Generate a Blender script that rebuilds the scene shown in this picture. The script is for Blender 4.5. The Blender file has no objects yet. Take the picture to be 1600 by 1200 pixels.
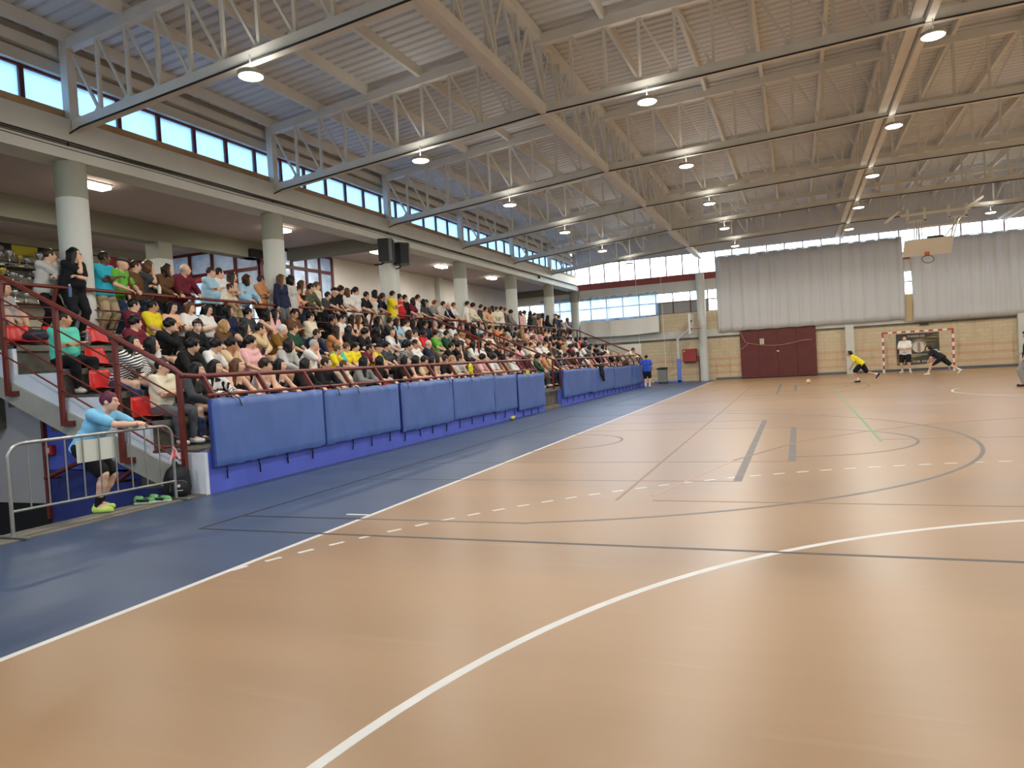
import bpy, math, random
import numpy as np
from mathutils import Vector, Matrix
random.seed(7); np.random.seed(7)
COL = bpy.context.scene.collection
SC = bpy.context.scene

# ------------------------------------------------------------------ camera
F_PX, YAW, PITCH, ROLL = 1109.27, -0.38422, -0.02653, -0.05962
CAM = Vector((-5.5806, -1.5614, 1.5496))
_f = Vector((math.sin(YAW)*math.cos(PITCH), math.cos(YAW)*math.cos(PITCH), math.sin(PITCH)))
_r = Vector((math.cos(YAW), -math.sin(YAW), 0)); _u = _r.cross(_f)
_r2 = _r*math.cos(ROLL)+_u*math.sin(ROLL); _u2 = _u*math.cos(ROLL)-_r*math.sin(ROLL)
cd = bpy.data.cameras.new('camera'); cam = bpy.data.objects.new('camera', cd); COL.objects.link(cam)
cd.sensor_width = 36.0; cd.lens = F_PX/1600*36; cd.clip_start = .05; cd.clip_end = 500
cam.matrix_world = Matrix(((_r2.x,_u2.x,-_f.x,CAM.x),(_r2.y,_u2.y,-_f.y,CAM.y),(_r2.z,_u2.z,-_f.z,CAM.z),(0,0,0,1)))
SC.camera = cam

# ------------------------------------------------------------------ sky, exposure
SC.view_settings.view_transform = 'Standard'; SC.view_settings.look = 'None'
SC.view_settings.gamma = 1; SC.view_settings.use_curve_mapping = False
SC.view_settings.exposure = 0.9
SKY_STRENGTH = 0.75
LAMP_W = 64.0
UP_FILL_W = 4.5
w = bpy.data.worlds.new('sky'); SC.world = w; w.use_nodes = True
nt = w.node_tree; nt.nodes.clear()
out = nt.nodes.new('ShaderNodeOutputWorld'); bg = nt.nodes.new('ShaderNodeBackground')
sky = nt.nodes.new('ShaderNodeTexSky'); sky.sky_type = 'NISHITA'; sky.sun_disc = False
sky.sun_elevation = math.radians(32); sky.sun_rotation = math.radians(55)
sky.air_density = 1.0; sky.dust_density = 1.2; sky.ozone_density = 1.0
nt.links.new(sky.outputs[0], bg.inputs[0]); nt.links.new(bg.outputs[0], out.inputs[0]); bg.inputs[1].default_value = SKY_STRENGTH

def portal(name, loc, rot, sx, sy):
    l = bpy.data.lights.new(name, 'AREA'); l.shape = 'RECTANGLE'; l.size = sx; l.size_y = sy; l.cycles.is_portal = True
    o = bpy.data.objects.new(name, l); o.location = loc; o.rotation_euler = rot; COL.objects.link(o)
portal('window_portal_left', (-18.45, 17, 7.15), (0, math.radians(-90), 0), 1.0, 48)
portal('window_portal_far', (-3.5, 41.0, 6.75), (math.radians(-90), 0, 0), 30, 1.4)
portal('window_portal_far_low', (-15.5, 41.0, 4.6), (math.radians(-90), 0, 0), 13, 1.6)
portal('window_portal_right', (11.75, 17, 7.15), (0, math.radians(90), 0), 1.0, 48)
portal('window_portal_near', (-3.5, -6.3, 6.8), (math.radians(90), 0, 0), 30, 1.4)
portal('window_portal_near_low', (-3.5, -6.3, 4.6), (math.radians(90), 0, 0), 30, 1.4)
portal('window_portal_cafe', (-26.7, 20.9, 4.3), (0, math.radians(-90), 0), 3.4, 6)

# ------------------------------------------------------------------ colours and materials
def lin(r, g, b):
    f = lambda c: (c/255/12.92) if c/255 <= .04045 else ((c/255+.055)/1.055)**2.4
    return (f(r), f(g), f(b), 1)
MATS = {}
def mat(name, rgb, rough=.6, metal=0.0, var=0.0, vscale=3.0, bump=0.0, bscale=40.0, spec=.5, rgb2=None, stretch=None, coat=0):
    if name in MATS: return MATS[name]
    m = bpy.data.materials.new(name); m.use_nodes = True; n = m.node_tree; b = n.nodes['Principled BSDF']
    b.inputs['Base Color'].default_value = lin(*rgb); b.inputs['Roughness'].default_value = rough
    b.inputs['Metallic'].default_value = metal; b.inputs['Specular IOR Level'].default_value = spec
    if coat: b.inputs['Coat Weight'].default_value = coat
    if var or bump:
        tc = n.nodes.new('ShaderNodeTexCoord'); src = tc.outputs['Object']
        if stretch:
            mp = n.nodes.new('ShaderNodeMapping'); mp.inputs['Scale'].default_value = stretch
            n.links.new(src, mp.inputs[0]); src = mp.outputs[0]
    if var:
        nz = n.nodes.new('ShaderNodeTexNoise'); nz.inputs['Scale'].default_value = vscale; nz.inputs['Detail'].default_value = 5
        n.links.new(src, nz.inputs['Vector'])
        rp = n.nodes.new('ShaderNodeValToRGB'); c1 = rgb2 or tuple(max(0, c*(1-var)) for c in rgb)
        rp.color_ramp.elements[0].position = .3; rp.color_ramp.elements[1].position = .7
        rp.color_ramp.elements[0].color = lin(*c1); rp.color_ramp.elements[1].color = lin(*rgb)
        n.links.new(nz.outputs['Fac'], rp.inputs[0]); n.links.new(rp.outputs[0], b.inputs['Base Color'])
    if bump:
        nb = n.nodes.new('ShaderNodeTexNoise'); nb.inputs['Scale'].default_value = bscale; nb.inputs['Detail'].default_value = 4
        n.links.new(src, nb.inputs['Vector']); bp = n.nodes.new('ShaderNodeBump'); bp.inputs['Strength'].default_value = bump; bp.inputs['Distance'].default_value = .02
        n.links.new(nb.outputs['Fac'], bp.inputs['Height']); n.links.new(bp.outputs[0], b.inputs['Normal'])
    MATS[name] = m; return m
def emis(name, rgb, s):
    if name in MATS: return MATS[name]
    m = bpy.data.materials.new(name); m.use_nodes = True; b = m.node_tree.nodes['Principled BSDF']
    b.inputs['Base Color'].default_value = (0.8, .8, .8, 1); b.inputs['Emission Color'].default_value = lin(*rgb); b.inputs['Emission Strength'].default_value = s
    MATS[name] = m; return m
def pane_mat(name, rgb, clear, frost):
    """glazing: part clear (transparent), part frosted (translucent), a little gloss"""
    m = bpy.data.materials.new(name); m.use_nodes = True; n = m.node_tree; n.nodes.clear()
    o = n.nodes.new('ShaderNodeOutputMaterial'); t = n.nodes.new('ShaderNodeBsdfTransparent'); t.inputs[0].default_value = lin(*rgb)
    r = n.nodes.new('ShaderNodeBsdfTranslucent'); r.inputs[0].default_value = lin(*rgb)
    g = n.nodes.new('ShaderNodeBsdfGlossy'); g.inputs['Roughness'].default_value = .15
    tc = n.nodes.new('ShaderNodeTexCoord'); nz = n.nodes.new('ShaderNodeTexNoise'); nz.inputs['Scale'].default_value = 1.3; nz.inputs['Detail'].default_value = 3
    n.links.new(tc.outputs['Object'], nz.inputs['Vector'])
    mr = n.nodes.new('ShaderNodeMapRange'); mr.inputs[1].default_value = .3; mr.inputs[2].default_value = .7; mr.inputs[3].default_value = max(0, frost-.25); mr.inputs[4].default_value = min(1, frost+.2)
    n.links.new(nz.outputs['Fac'], mr.inputs[0])
    mx = n.nodes.new('ShaderNodeMixShader'); n.links.new(mr.outputs[0], mx.inputs[0]); n.links.new(t.outputs[0], mx.inputs[1]); n.links.new(r.outputs[0], mx.inputs[2])
    m2 = n.nodes.new('ShaderNodeMixShader'); m2.inputs[0].default_value = 1-clear; n.links.new(mx.outputs[0], m2.inputs[1]); n.links.new(g.outputs[0], m2.inputs[2])
    n.links.new(m2.outputs[0], o.inputs[0]); MATS[name] = m; return m

# ------------------------------------------------------------------ mesh helpers
class MB:
    def __init__(s): s.v = []; s.f = []
    def add(s, vs, fs):
        k = len(s.v); s.v += [tuple(p) for p in vs]; s.f += [tuple(i+k for i in q) for q in fs]; return s
    def box(s, x0, x1, y0, y1, z0, z1):
        x0, x1 = sorted((x0, x1)); y0, y1 = sorted((y0, y1)); z0, z1 = sorted((z0, z1))
        return s.add([(x0,y0,z0),(x1,y0,z0),(x1,y1,z0),(x0,y1,z0),(x0,y0,z1),(x1,y0,z1),(x1,y1,z1),(x0,y1,z1)],
                     [(0,3,2,1),(4,5,6,7),(0,1,5,4),(1,2,6,5),(2,3,7,6),(3,0,4,7)])
    def bar(s, a, b, w, h, up=(0,0,1)):
        a = Vector(a); b = Vector(b); d = (b-a).normalized(); u = Vector(up)
        if abs(d.dot(u)) > .98: u = Vector((0,1,0)) if abs(d.y) < .9 else Vector((1,0,0))
        r = d.cross(u).normalized(); u = r.cross(d)
        vs = [p+r*(sx*w/2)+u*(sy*h/2) for p in (a, b) for sx, sy in ((-1,-1),(1,-1),(1,1),(-1,1))]
        return s.add(vs, [(0,1,2,3),(7,6,5,4),(0,4,5,1),(1,5,6,2),(2,6,7,3),(3,7,4,0)])
    def tube(s, pts, r, n=8, cap=True):
        pts = [Vector(p) for p in pts]; rs = r if isinstance(r, (list, tuple)) else [r]*len(pts); vs = []; fs = []
        ref = None
        for i, p in enumerate(pts):
            d = (pts[min(i+1, len(pts)-1)]-pts[max(i-1, 0)]).normalized()
            if ref is None:
                ref = Vector((0,0,1)) if abs(d.z) < .9 else Vector((1,0,0))
            x = d.cross(ref); x = x.normalized() if x.length > 1e-5 else d.orthogonal().normalized(); y = x.cross(d); ref = y
            for k in range(n):
                a = 2*math.pi*k/n; vs.append(p+(x*math.cos(a)+y*math.sin(a))*rs[i])
        for i in range(len(pts)-1):
            for k in range(n):
                fs.append((i*n+k, i*n+(k+1)%n, (i+1)*n+(k+1)%n, (i+1)*n+k))
        if cap: fs.append(tuple(range(n-1, -1, -1))); fs.append(tuple((len(pts)-1)*n+k for k in range(n)))
        return s.add(vs, fs)
    def lathe(s, prof, n=20, c=(0,0,0)):
        vs = []; fs = []
        for r, z in prof:
            for k in range(n):
                a = 2*math.pi*k/n; vs.append((c[0]+r*math.cos(a), c[1]+r*math.sin(a), c[2]+z))
        for i in range(len(prof)-1):
            for k in range(n): fs.append((i*n+k, i*n+(k+1)%n, (i+1)*n+(k+1)%n, (i+1)*n+k))
        fs.append(tuple(range(n-1, -1, -1))); fs.append(tuple((len(prof)-1)*n+k for k in range(n)))
        return s.add(vs, fs)
    def prism(s, poly, vec):
        n = len(poly); v = Vector(vec); a = [Vector(p) for p in poly]
        return s.add(a+[p+v for p in a], [tuple(range(n-1,-1,-1)), tuple(range(n, 2*n))]+[(i,(i+1)%n,n+(i+1)%n,n+i) for i in range(n)])
    def grid(s, fn, nu, nv):
        vs = [fn(i/nu, j/nv) for i in range(nu+1) for j in range(nv+1)]; m = nv+1
        return s.add(vs, [(i*m+j, (i+1)*m+j, (i+1)*m+j+1, i*m+j+1) for i in range(nu) for j in range(nv)])
    def mesh(s, name, m, smooth=False, off=(0,0,0)):
        me = bpy.data.meshes.new(name); o = Vector(off)
        me.from_pydata([(p[0]-o.x, p[1]-o.y, p[2]-o.z) for p in s.v], [], s.f); me.update()
        if m:
            me.materials.append(m)
        if smooth: me.shade_smooth()
        return me
    def base(s):
        a = np.array(s.v); lo = a.min(0); hi = a.max(0); return Vector(((lo[0]+hi[0])/2, (lo[1]+hi[1])/2, lo[2]))
    def build(s, name, m, parent=None, smooth=False, bevel=0, sharp=40):
        o0 = s.base(); me = s.mesh(name, m, False, o0); o = bpy.data.objects.new(name, me); COL.objects.link(o)
        if smooth:
            me.shade_smooth()
            try: me.set_sharp_from_angle(angle=math.radians(sharp))
            except Exception: pass
        if parent is not None: o.parent = parent; o.location = o0-wloc(parent)
        else: o.location = o0
        if bevel:
            b = o.modifiers.new('bevel', 'BEVEL'); b.width = bevel; b.segments = 2; b.limit_method = 'ANGLE'
        return o
def wloc(o):
    l = Vector(o.location)
    while o.parent is not None: o = o.parent; l += Vector(o.location)
    return l
def tag(o, label=None, cat=None, group=None, kind=None):
    if label: o['label'] = label
    if cat: o['category'] = cat
    if group: o['group'] = group
    if kind: o['kind'] = kind
    return o
def empty(name, loc, label=None, cat=None, group=None, rz=0):
    o = bpy.data.objects.new(name, None); COL.objects.link(o); o.location = loc; o.rotation_euler = (0, 0, rz)
    o.empty_display_size = .2
    return tag(o, label, cat, group)
def link(name, me, parent=None, loc=(0,0,0)):
    o = bpy.data.objects.new(name, me); COL.objects.link(o); o.location = loc
    if parent is not None: o.parent = parent
    return o
def copy_tree(o, parent=None):
    c = o.copy(); COL.objects.link(c)
    if parent is not None: c.parent = parent
    for ch in list(o.children): copy_tree(ch, c)
    return c
def ordn(i): return '%d%s' % (i, 'th' if 10 <= i % 100 <= 20 else {1: 'st', 2: 'nd', 3: 'rd'}.get(i % 10, 'th'))
# ------------------------------------------------------------------ shared materials
M_WHITE = mat('white_paint', (206,204,194), .55, var=.05, vscale=1.5)
M_STEEL = mat('painted_steel', (222,219,208), .45, var=.05, vscale=2.0)
M_DECK = mat('roof_sheet', (214,217,219), .5, var=.06, vscale=.6)
M_CONC = mat('concrete', (128,122,110), .85, var=.25, vscale=2.2, bump=.25, bscale=18)
M_CONC_D = mat('old_concrete', (104,98,86), .9, var=.35, vscale=3.0, bump=.3, bscale=14)
M_REDFRAME = mat('dark_red_frame', (92,34,36), .5)
M_RAIL = mat('red_brown_paint', (112,44,34), .42, var=.12, vscale=5)
M_MAUVE = mat('mauve_ceiling', (176,160,158), .8, var=.05, vscale=.7)
M_PLASTER = mat('white_plaster', (214,208,200), .8, var=.04, vscale=.8)
M_BLUEWALL = mat('blue_wall_paint', (86,104,206), .55, var=.1, vscale=2.0)
M_NAVY = mat('navy_wall', (46,62,136), .55, var=.12, vscale=2.0)
M_BLACK = mat('black_plastic', (20,20,21), .45)
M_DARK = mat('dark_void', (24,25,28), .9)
M_GREYWALL = mat('grey_wall_paint', (178,178,178), .8, var=.06, vscale=1.2)
M_TAN = mat('tan_band', (186,152,112), .8, var=.18, vscale=1.5, stretch=(1,1,4))
M_CLEAR = pane_mat('clear_glass', (240,246,250), .96, .0)
M_FROST = pane_mat('frosted_glass', (204,228,246), .97, .65)
M_HAZY = pane_mat('hazy_glass', (236,240,242), .97, .35)
M_PANEL = mat('grey_window_panel', (150,148,142), .7)

def floor_material():
    m = bpy.data.materials.new('court_floor'); m.use_nodes = True; n = m.node_tree; b = n.nodes['Principled BSDF']; L = n.links
    tc = n.nodes.new('ShaderNodeTexCoord')
    nz = n.nodes.new('ShaderNodeTexNoise'); nz.inputs['Scale'].default_value = .35; nz.inputs['Detail'].default_value = 6
    mp = n.nodes.new('ShaderNodeMapping'); mp.inputs['Rotation'].default_value = (0,0,.5); mp.inputs['Scale'].default_value = (.5,2.2,1)
    L.new(tc.outputs['Object'], mp.inputs[0]); L.new(mp.outputs[0], nz.inputs['Vector'])
    rp = n.nodes.new('ShaderNodeValToRGB'); rp.color_ramp.elements[0].position = .35; rp.color_ramp.elements[1].position = .65
    rp.color_ramp.elements[0].color = lin(*FLOOR_A); rp.color_ramp.elements[1].color = lin(*FLOOR_B)
    L.new(nz.outputs['Fac'], rp.inputs[0])
    sc = n.nodes.new('ShaderNodeTexNoise'); sc.inputs['Scale'].default_value = 3.0; sc.inputs['Detail'].default_value = 8
    m2 = n.nodes.new('ShaderNodeMapping'); m2.inputs['Rotation'].default_value = (0,0,-.9); m2.inputs['Scale'].default_value = (.25,3.5,1)
    L.new(tc.outputs['Object'], m2.inputs[0]); L.new(m2.outputs[0], sc.inputs['Vector'])
    r2 = n.nodes.new('ShaderNodeMapRange'); r2.inputs[1].default_value = .62; r2.inputs[2].default_value = .78; r2.inputs[3].default_value = 0; r2.inputs[4].default_value = .16
    L.new(sc.outputs['Fac'], r2.inputs[0])
    mx = n.nodes.new('ShaderNodeMix'); mx.data_type = 'RGBA'; mx.inputs[7].default_value = lin(186,162,132)
    L.new(r2.outputs[0], mx.inputs[0]); L.new(rp.outputs[0], mx.inputs[6]); L.new(mx.outputs[2], b.inputs['Base Color'])
    rr = n.nodes.new('ShaderNodeMapRange'); rr.inputs[3].default_value = .28; rr.inputs[4].default_value = .42; L.new(nz.outputs['Fac'], rr.inputs[0]); L.new(rr.outputs[0], b.inputs['Roughness'])
    b.inputs['Specular IOR Level'].default_value = .45
    bp = n.nodes.new('ShaderNodeBump'); bp.inputs['Strength'].default_value = .06; bp.inputs['Distance'].default_value = .01
    L.new(sc.outputs['Fac'], bp.inputs['Height']); L.new(bp.outputs[0], b.inputs['Normal'])
    return m
FLOOR_A, FLOOR_B = (150,120,87), (164,132,97)
M_FLOOR = floor_material()
M_BLUEFLOOR = mat('blue_floor', (68,84,112), .4, var=.14, vscale=.8, bump=.05, bscale=8, spec=.45, stretch=(.6,2,1))

# ------------------------------------------------------------------ floor and its markings
fl = MB().box(-10.0, 11.5, -6, 40.7, -.1, 0).build('floor', M_FLOOR); tag(fl, kind='structure')
MB().box(-13.3, -10.0, -6, 40.7, -.1, 0).build('blue_border', M_BLUEFLOOR, fl)
MB().box(-22.0, -13.3, 36.85, 40.7, -.1, 0).build('blue_border', M_BLUEFLOOR, fl)
MB().box(-13.8, -13.3, -6, 6.0, -.3, .012).build('kerb', M_CONC, fl)
L_WHITE = mat('white_line', (214,212,206), .5, var=.06, vscale=4)
L_FAINT = mat('faint_line', (146,119,90), .5, var=.1, vscale=2)
L_BLUEGREY = mat('line_on_blue', (56,66,84), .5, var=.1, vscale=2)
L_BROWN = mat('worn_black_line', (76,70,64), .5, var=.15, vscale=2)
L_BLACK = mat('black_line', (30,30,36), .5, var=.15, vscale=2)
L_GREY = mat('grey_line', (114,106,98), .5, var=.15, vscale=2)
L_RED = mat('faded_red_line', (152,119,90), .5, var=.1, vscale=2)
L_PINK = mat('faded_pink_line', (182,146,122), .5)
L_GREEN = mat('green_line', (112,148,98), .5)
LZ = [.0006]
def strip(pts, wd, m, name):
    """a painted line: a flat ribbon lying on the floor"""
    LZ[0] += .00003 if name != 'free_throw_dash' else 0; z = LZ[0]; pts = [Vector((p[0], p[1], 0)) for p in pts]; vs = []; fs = []
    for i, p in enumerate(pts):
        d = (pts[min(i+1, len(pts)-1)]-pts[max(0, i-1)]).normalized(); nn = Vector((-d.y, d.x, 0))*wd/2
        vs += [(p+nn)+Vector((0,0,z)), (p-nn)+Vector((0,0,z)), (p+nn)-Vector((0,0,.002)), (p-nn)-Vector((0,0,.002))]
    for i in range(len(pts)-1):
        a, b = 4*i, 4*i+4; fs += [(a, a+1, b+1, b), (a, b, b+2, a+2), (a+1, a+3, b+3, b+1)]
    k = 4*(len(pts)-1); fs += [(0,2,3,1), (k,k+1,k+3,k+2)]
    return MB().add(vs, fs).build(name, m, fl)
def arc(cx, cy, r, a0, a1, n=40):
    return [(cx+r*math.cos(math.radians(a0+(a1-a0)*i/n)), cy+r*math.sin(math.radians(a0+(a1-a0)*i/n))) for i in range(n+1)]
strip([(-10, -6), (-10, 39.05)], .06, L_WHITE, 'sideline')
strip([(-10, 39.05), (10, 39.05)], .05, L_WHITE, 'goal_line')
strip(arc(-1.5, 0, 5.975, 180, 90)+arc(1.5, 0, 5.975, 90, 0), .06, L_WHITE, 'goal_area_line')
R9 = 8.975
path9 = arc(-1.5, 0, R9, 161, 90, 900)+arc(1.5, 0, R9, 90, 19, 900)
acc = 0; cur = [path9[0]]; on = True
for a, b in zip(path9[:-1], path9[1:]):
    d = math.dist(a, b); acc += d; cur.append(b)
    if acc > (.145 if on else .16):
        if on: strip(cur, .05, L_WHITE, 'free_throw_dash')
        cur = [b]; acc = 0; on = not on
strip([(-10.32, 5.02), (-10.02, 5.02)], .05, L_WHITE, 'substitution_mark')
for cy, y0, y1 in ((11.15, 4.17, 18.0), (28.35, 21.4, 35.3)):
    strip([(-11.6, y0), (-11.6, y1)], .05, L_BLACK, 'court_line')
    strip([(-11.6, y0), (-9.97, y0)], .05, L_BLACK, 'court_line'); strip([(-9.97, y0), (10.9, y0)], .05, L_BROWN if y0 < 10 else L_FAINT, 'court_line')
    strip([(-11.6, y1), (-10, y1)], .04, L_BLUEGREY, 'court_line'); strip([(-10, y1), (10.9, y1)], .035, L_FAINT, 'court_line')
    R3 = 6.35; cx = -9.6
    [strip([(-11.6, cy+q_*R3), (-10.0, cy+q_*(R3-.025))], .055, L_BLACK if cy < 20 else L_BLUEGREY, 'three_point_line') for q_ in (-1, 1)]
    strip([(-10.0, cy-R3+.025), (-8.1, cy-R3+.05)]+arc(cx, cy, 6.45, -76, 76, 60)+[(-8.1, cy+R3-.05), (-10.0, cy+R3-.025)], .055, L_GREY if cy < 20 else L_FAINT, 'three_point_line')
    strip([(-6.32, cy-3.88), (-6.32, cy+3.85)], .10, L_GREY, 'free_throw_line')
    strip([(-5.72, cy-2.3), (-5.72, cy+2.3)], .10, L_GREY, 'free_throw_line')
    for dy, xe in ((3.88, -6.32), (2.29, -5.72)):
        for s in (-1, 1): strip([(-11.6, cy+s*dy), (-10, cy+s*dy)], .035, L_BLUEGREY, 'lane_line'); strip([(-10, cy+s*dy), (xe, cy+s*dy)], .035, L_FAINT, 'lane_line')
    strip(arc(-5.72, cy, 1.82, -90, 90), .05, L_GREY if cy < 20 else L_FAINT, 'free_throw_circle')
    strip([(-10.4, cy-1.3)]+arc(-10.0, cy+.4, 1.25, -80, 80)+[(-10.2, cy+1.7)], .05, L_GREY if cy < 20 else L_FAINT, 'basket_circle')
strip([(-7.5, 6.05), (-7.5, 33.3)], .035, L_RED, 'volleyball_line')
strip([(-7.1, 6.05), (10, 6.05)], .025, L_RED, 'volleyball_line')
strip([(-6.5, 9.0), (-7.15, 6.3)], .04, L_PINK, 'volleyball_line')
strip([(-6.5, 9.0), (-5.6, 11.1), (-4.55, 12.4), (-3.2, 13.6), (-1.2, 14.5), (1.5, 14.9)], .05, L_RED, 'centre_circle')
strip([(-4.42, 10.94), (-4.42, 28.2)], .05, L_GREEN, 'badminton_line')
strip([(-4.4, 11.2), (-1, 11.4)], .025, L_RED, 'badminton_line')
strip(arc(2.0, 22.5, 3.4, 150, 230), .05, L_WHITE, 'centre_circle')
strip([(-2.3, 33.2), (-1.6, 31.0)], .05, L_RED, 'volleyball_line')
strip([(-.2, 36.5), (6.5, 33.5)], .05, L_RED, 'volleyball_line')

# ------------------------------------------------------------------ far wall
def brick_material():
    m = bpy.data.materials.new('tan_blockwork'); m.use_nodes = True; n = m.node_tree; b = n.nodes['Principled BSDF']; L = n.links
    tc = n.nodes.new('ShaderNodeTexCoord'); sx = n.nodes.new('ShaderNodeSeparateXYZ'); L.new(tc.outputs['Object'], sx.inputs[0])
    cb = n.nodes.new('ShaderNodeCombineXYZ'); L.new(sx.outputs[0], cb.inputs[0]); L.new(sx.outputs[2], cb.inputs[1])
    bt = n.nodes.new('ShaderNodeTexBrick'); L.new(cb.outputs[0], bt.inputs['Vector']); bt.inputs['Scale'].default_value = 1
    bt.inputs['Brick Width'].default_value = .4; bt.inputs['Row Height'].default_value = .2; bt.inputs['Mortar Size'].default_value = .008
    bt.inputs['Color1'].default_value = lin(208,190,158); bt.inputs['Color2'].default_value = lin(200,182,149); bt.inputs['Mortar'].default_value = lin(184,166,134)
    last = bt.outputs[0]
    for zc in (1.2, .8, .41):
        s = n.nodes.new('ShaderNodeMath'); s.operation = 'SUBTRACT'; s.inputs[1].default_value = zc; L.new(sx.outputs[2], s.inputs[0])
        a = n.nodes.new('ShaderNodeMath'); a.operation = 'ABSOLUTE'; L.new(s.outputs[0], a.inputs[0])
        c = n.nodes.new('ShaderNodeMath'); c.operation = 'LESS_THAN'; c.inputs[1].default_value = .09; L.new(a.outputs[0], c.inputs[0])
        q = n.nodes.new('ShaderNodeMath'); q.operation = 'MULTIPLY'; q.inputs[1].default_value = .6; L.new(c.outputs[0], q.inputs[0])
        mx = n.nodes.new('ShaderNodeMix'); mx.data_type = 'RGBA'; mx.inputs[7].default_value = lin(206,156,118); L.new(q.outputs[0], mx.inputs[0]); L.new(last, mx.inputs[6]); last = mx.outputs[2]
    # rust and water runs below the window sill
    nz = n.nodes.new('ShaderNodeTexNoise'); nz.inputs['Scale'].default_value = 1.5; nz.inputs['Detail'].default_value = 6
    mp = n.nodes.new('ShaderNodeMapping'); mp.inputs['Scale'].default_value = (2.5, 1, .25); L.new(tc.outputs['Object'], mp.inputs[0]); L.new(mp.outputs[0], nz.inputs['Vector'])
    r = n.nodes.new('ShaderNodeMapRange'); r.inputs[1].default_value = .56; r.inputs[2].default_value = .72; r.inputs[3].default_value = 0; r.inputs[4].default_value = .35; L.new(nz.outputs['Fac'], r.inputs[0])
    mx = n.nodes.new('ShaderNodeMix'); mx.data_type = 'RGBA'; mx.inputs[7].default_value = lin(128,100,66); L.new(r.outputs[0], mx.inputs[0]); L.new(last, mx.inputs[6])
    L.new(mx.outputs[2], b.inputs['Base Color']); b.inputs['Roughness'].default_value = .85
    return m
M_BRICK = brick_material()
WY = 40.7
def far(x0, x1, z0, z1, m, name, y0=WY, y1=WY+.3, kind='structure'):
    o = MB().box(x0, x1, y0, y1, z0, z1); me = o.mesh(name, m); ob = link(name, me); return tag(ob, kind=kind)
wf = far(-26.5, 11.8, -.1, 4.0, M_BRICK, 'wall_far')
far(-22.2, 11.8, 2.52, 2.92, M_WHITE, 'trim_1', WY-.12, WY)
far(-18.0, 11.8, 2.42, 2.52, M_CONC, 'trim_2', WY-.05, WY)
far(-22.2, 11.8, 5.24, 5.82, M_WHITE, 'trim_3', WY-.15, WY+.3)
far(-18.2, 11.8, 5.82, 6.2, mat('red_oxide_band', (158,74,66), .6, var=.1, vscale=1.5), 'trim_4', WY-.06, WY+.3)
far(-18.2, 11.8, 7.4, 9.4, M_DECK, 'wall_far_top', WY, WY+.3)
far(-10.0, 11.5, 0, .13, mat('grey_skirting', (96,98,104), .6), 'baseboard_far', WY-.04, WY)
far(-26.5, -22.2, 4.0, 6.4, M_PLASTER, 'wall_far_gallery', WY, WY+.3)
far(-22.2, -18.2, 5.82, 6.4, M_PLASTER, 'wall_far_lintel', WY, WY+.3)

def window_grid(name, axis, c, a0, a1, z0, z1, pitch, rows, fm, pick, t=.06, d=.08):
    """a glazed band: each mullion, transom and pane is a piece of its own"""
    win = empty(name, (c, (a0+a1)/2, z0) if axis == 'x' else ((a0+a1)/2, c, z0)); tag(win, kind='structure')
    def bx(u0, u1, q0, q1, dd):
        return MB().box(c-dd/2, c+dd/2, u0, u1, q0, q1) if axis == 'x' else MB().box(u0, u1, c-dd/2, c+dd/2, q0, q1)
    n = max(1, round((a1-a0)/pitch)); p = (a1-a0)/n; zs = [z0+(z1-z0)*r for r in rows]
    for z in zs: bx(a0, a1, z-t/2, z+t/2, d).build('transom', fm, win)
    for i in range(n+1): bx(a0+i*p-t/2, a0+i*p+t/2, z0, z1, d+.01).build('mullion', fm, win)
    for i in range(n):
        for j in range(len(zs)-1):
            m = pick(a0+(i+.5)*p, j)
            if m: bx(a0+i*p+t/2, a0+(i+1)*p-t/2, zs[j]+t/2, zs[j+1]-t/2, .012).build('pane', m, win)
    return win
M_FARFRAME = mat('rust_red_frame', (134,70,62), .5)
window_grid('window_2', 'y', WY+.12, -18.1, 11.7, 6.2, 7.4, .945, (0, 1), M_FARFRAME, lambda x, j: M_CLEAR)
window_grid('window_3', 'y', WY+.12, -22.2, 11.7, 4.0, 5.24, .99, (0, .55, 1), M_REDFRAME,
            lambda x, j: (M_PANEL if (j == 0 and (-13 < x < -9.9 or -21.5 < x < -20.2)) else M_CLEAR))

# ------------------------------------------------------------------ right wall, near wall, added ground outside
tag(MB().box(11.5, 11.8, -6, 41, -.1, 6.7).build('wall_right', M_BRICK), kind='structure')
tag(MB().box(11.5, 11.8, -6, 41, 7.6, 9.2).build('wall_right_top', M_DECK), kind='structure')
window_grid('window_4', 'x', 11.62, -6, 41, 6.7, 7.6, .99, (0, 1), M_REDFRAME, lambda y, j: M_FROST)
tag(MB().box(-26.5, 11.8, -6.3, -6, -2.5, 2.6).build('wall_near', M_BRICK), kind='structure')
tag(MB().box(-18.0, 11.8, -6.3, -6, 2.6, 4.0).build('wall_near_brick', M_BRICK), kind='structure')
tag(MB().box(-18.4, 11.8, -6.3, -6, 5.24, 6.2).build('wall_near_band', M_WHITE), kind='structure')
tag(MB().box(-18.4, 11.8, -6.3, -6, 7.4, 9.4).build('wall_near_top', M_DECK), kind='structure')
window_grid('window_fill_near_top', 'y', -6.15, -18.1, 11.7, 6.2, 7.4, .945, (0, 1), M_REDFRAME, lambda x, j: M_CLEAR)  # unseen near glazing, both bands added for fill from behind the camera
window_grid('window_fill_near_low', 'y', -6.15, -18.1, 11.7, 4.0, 5.24, .99, (0, .55, 1), M_REDFRAME, lambda x, j: M_CLEAR)

tag(MB().box(-90, 80, -60, 110, -3.0, -2.7).build('bounce_ground_outside', mat('bounce_ground', (176,172,164), .9, var=.15, vscale=.2)), kind='structure')  # unseen ground added to bounce sky light up to the roof
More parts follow.
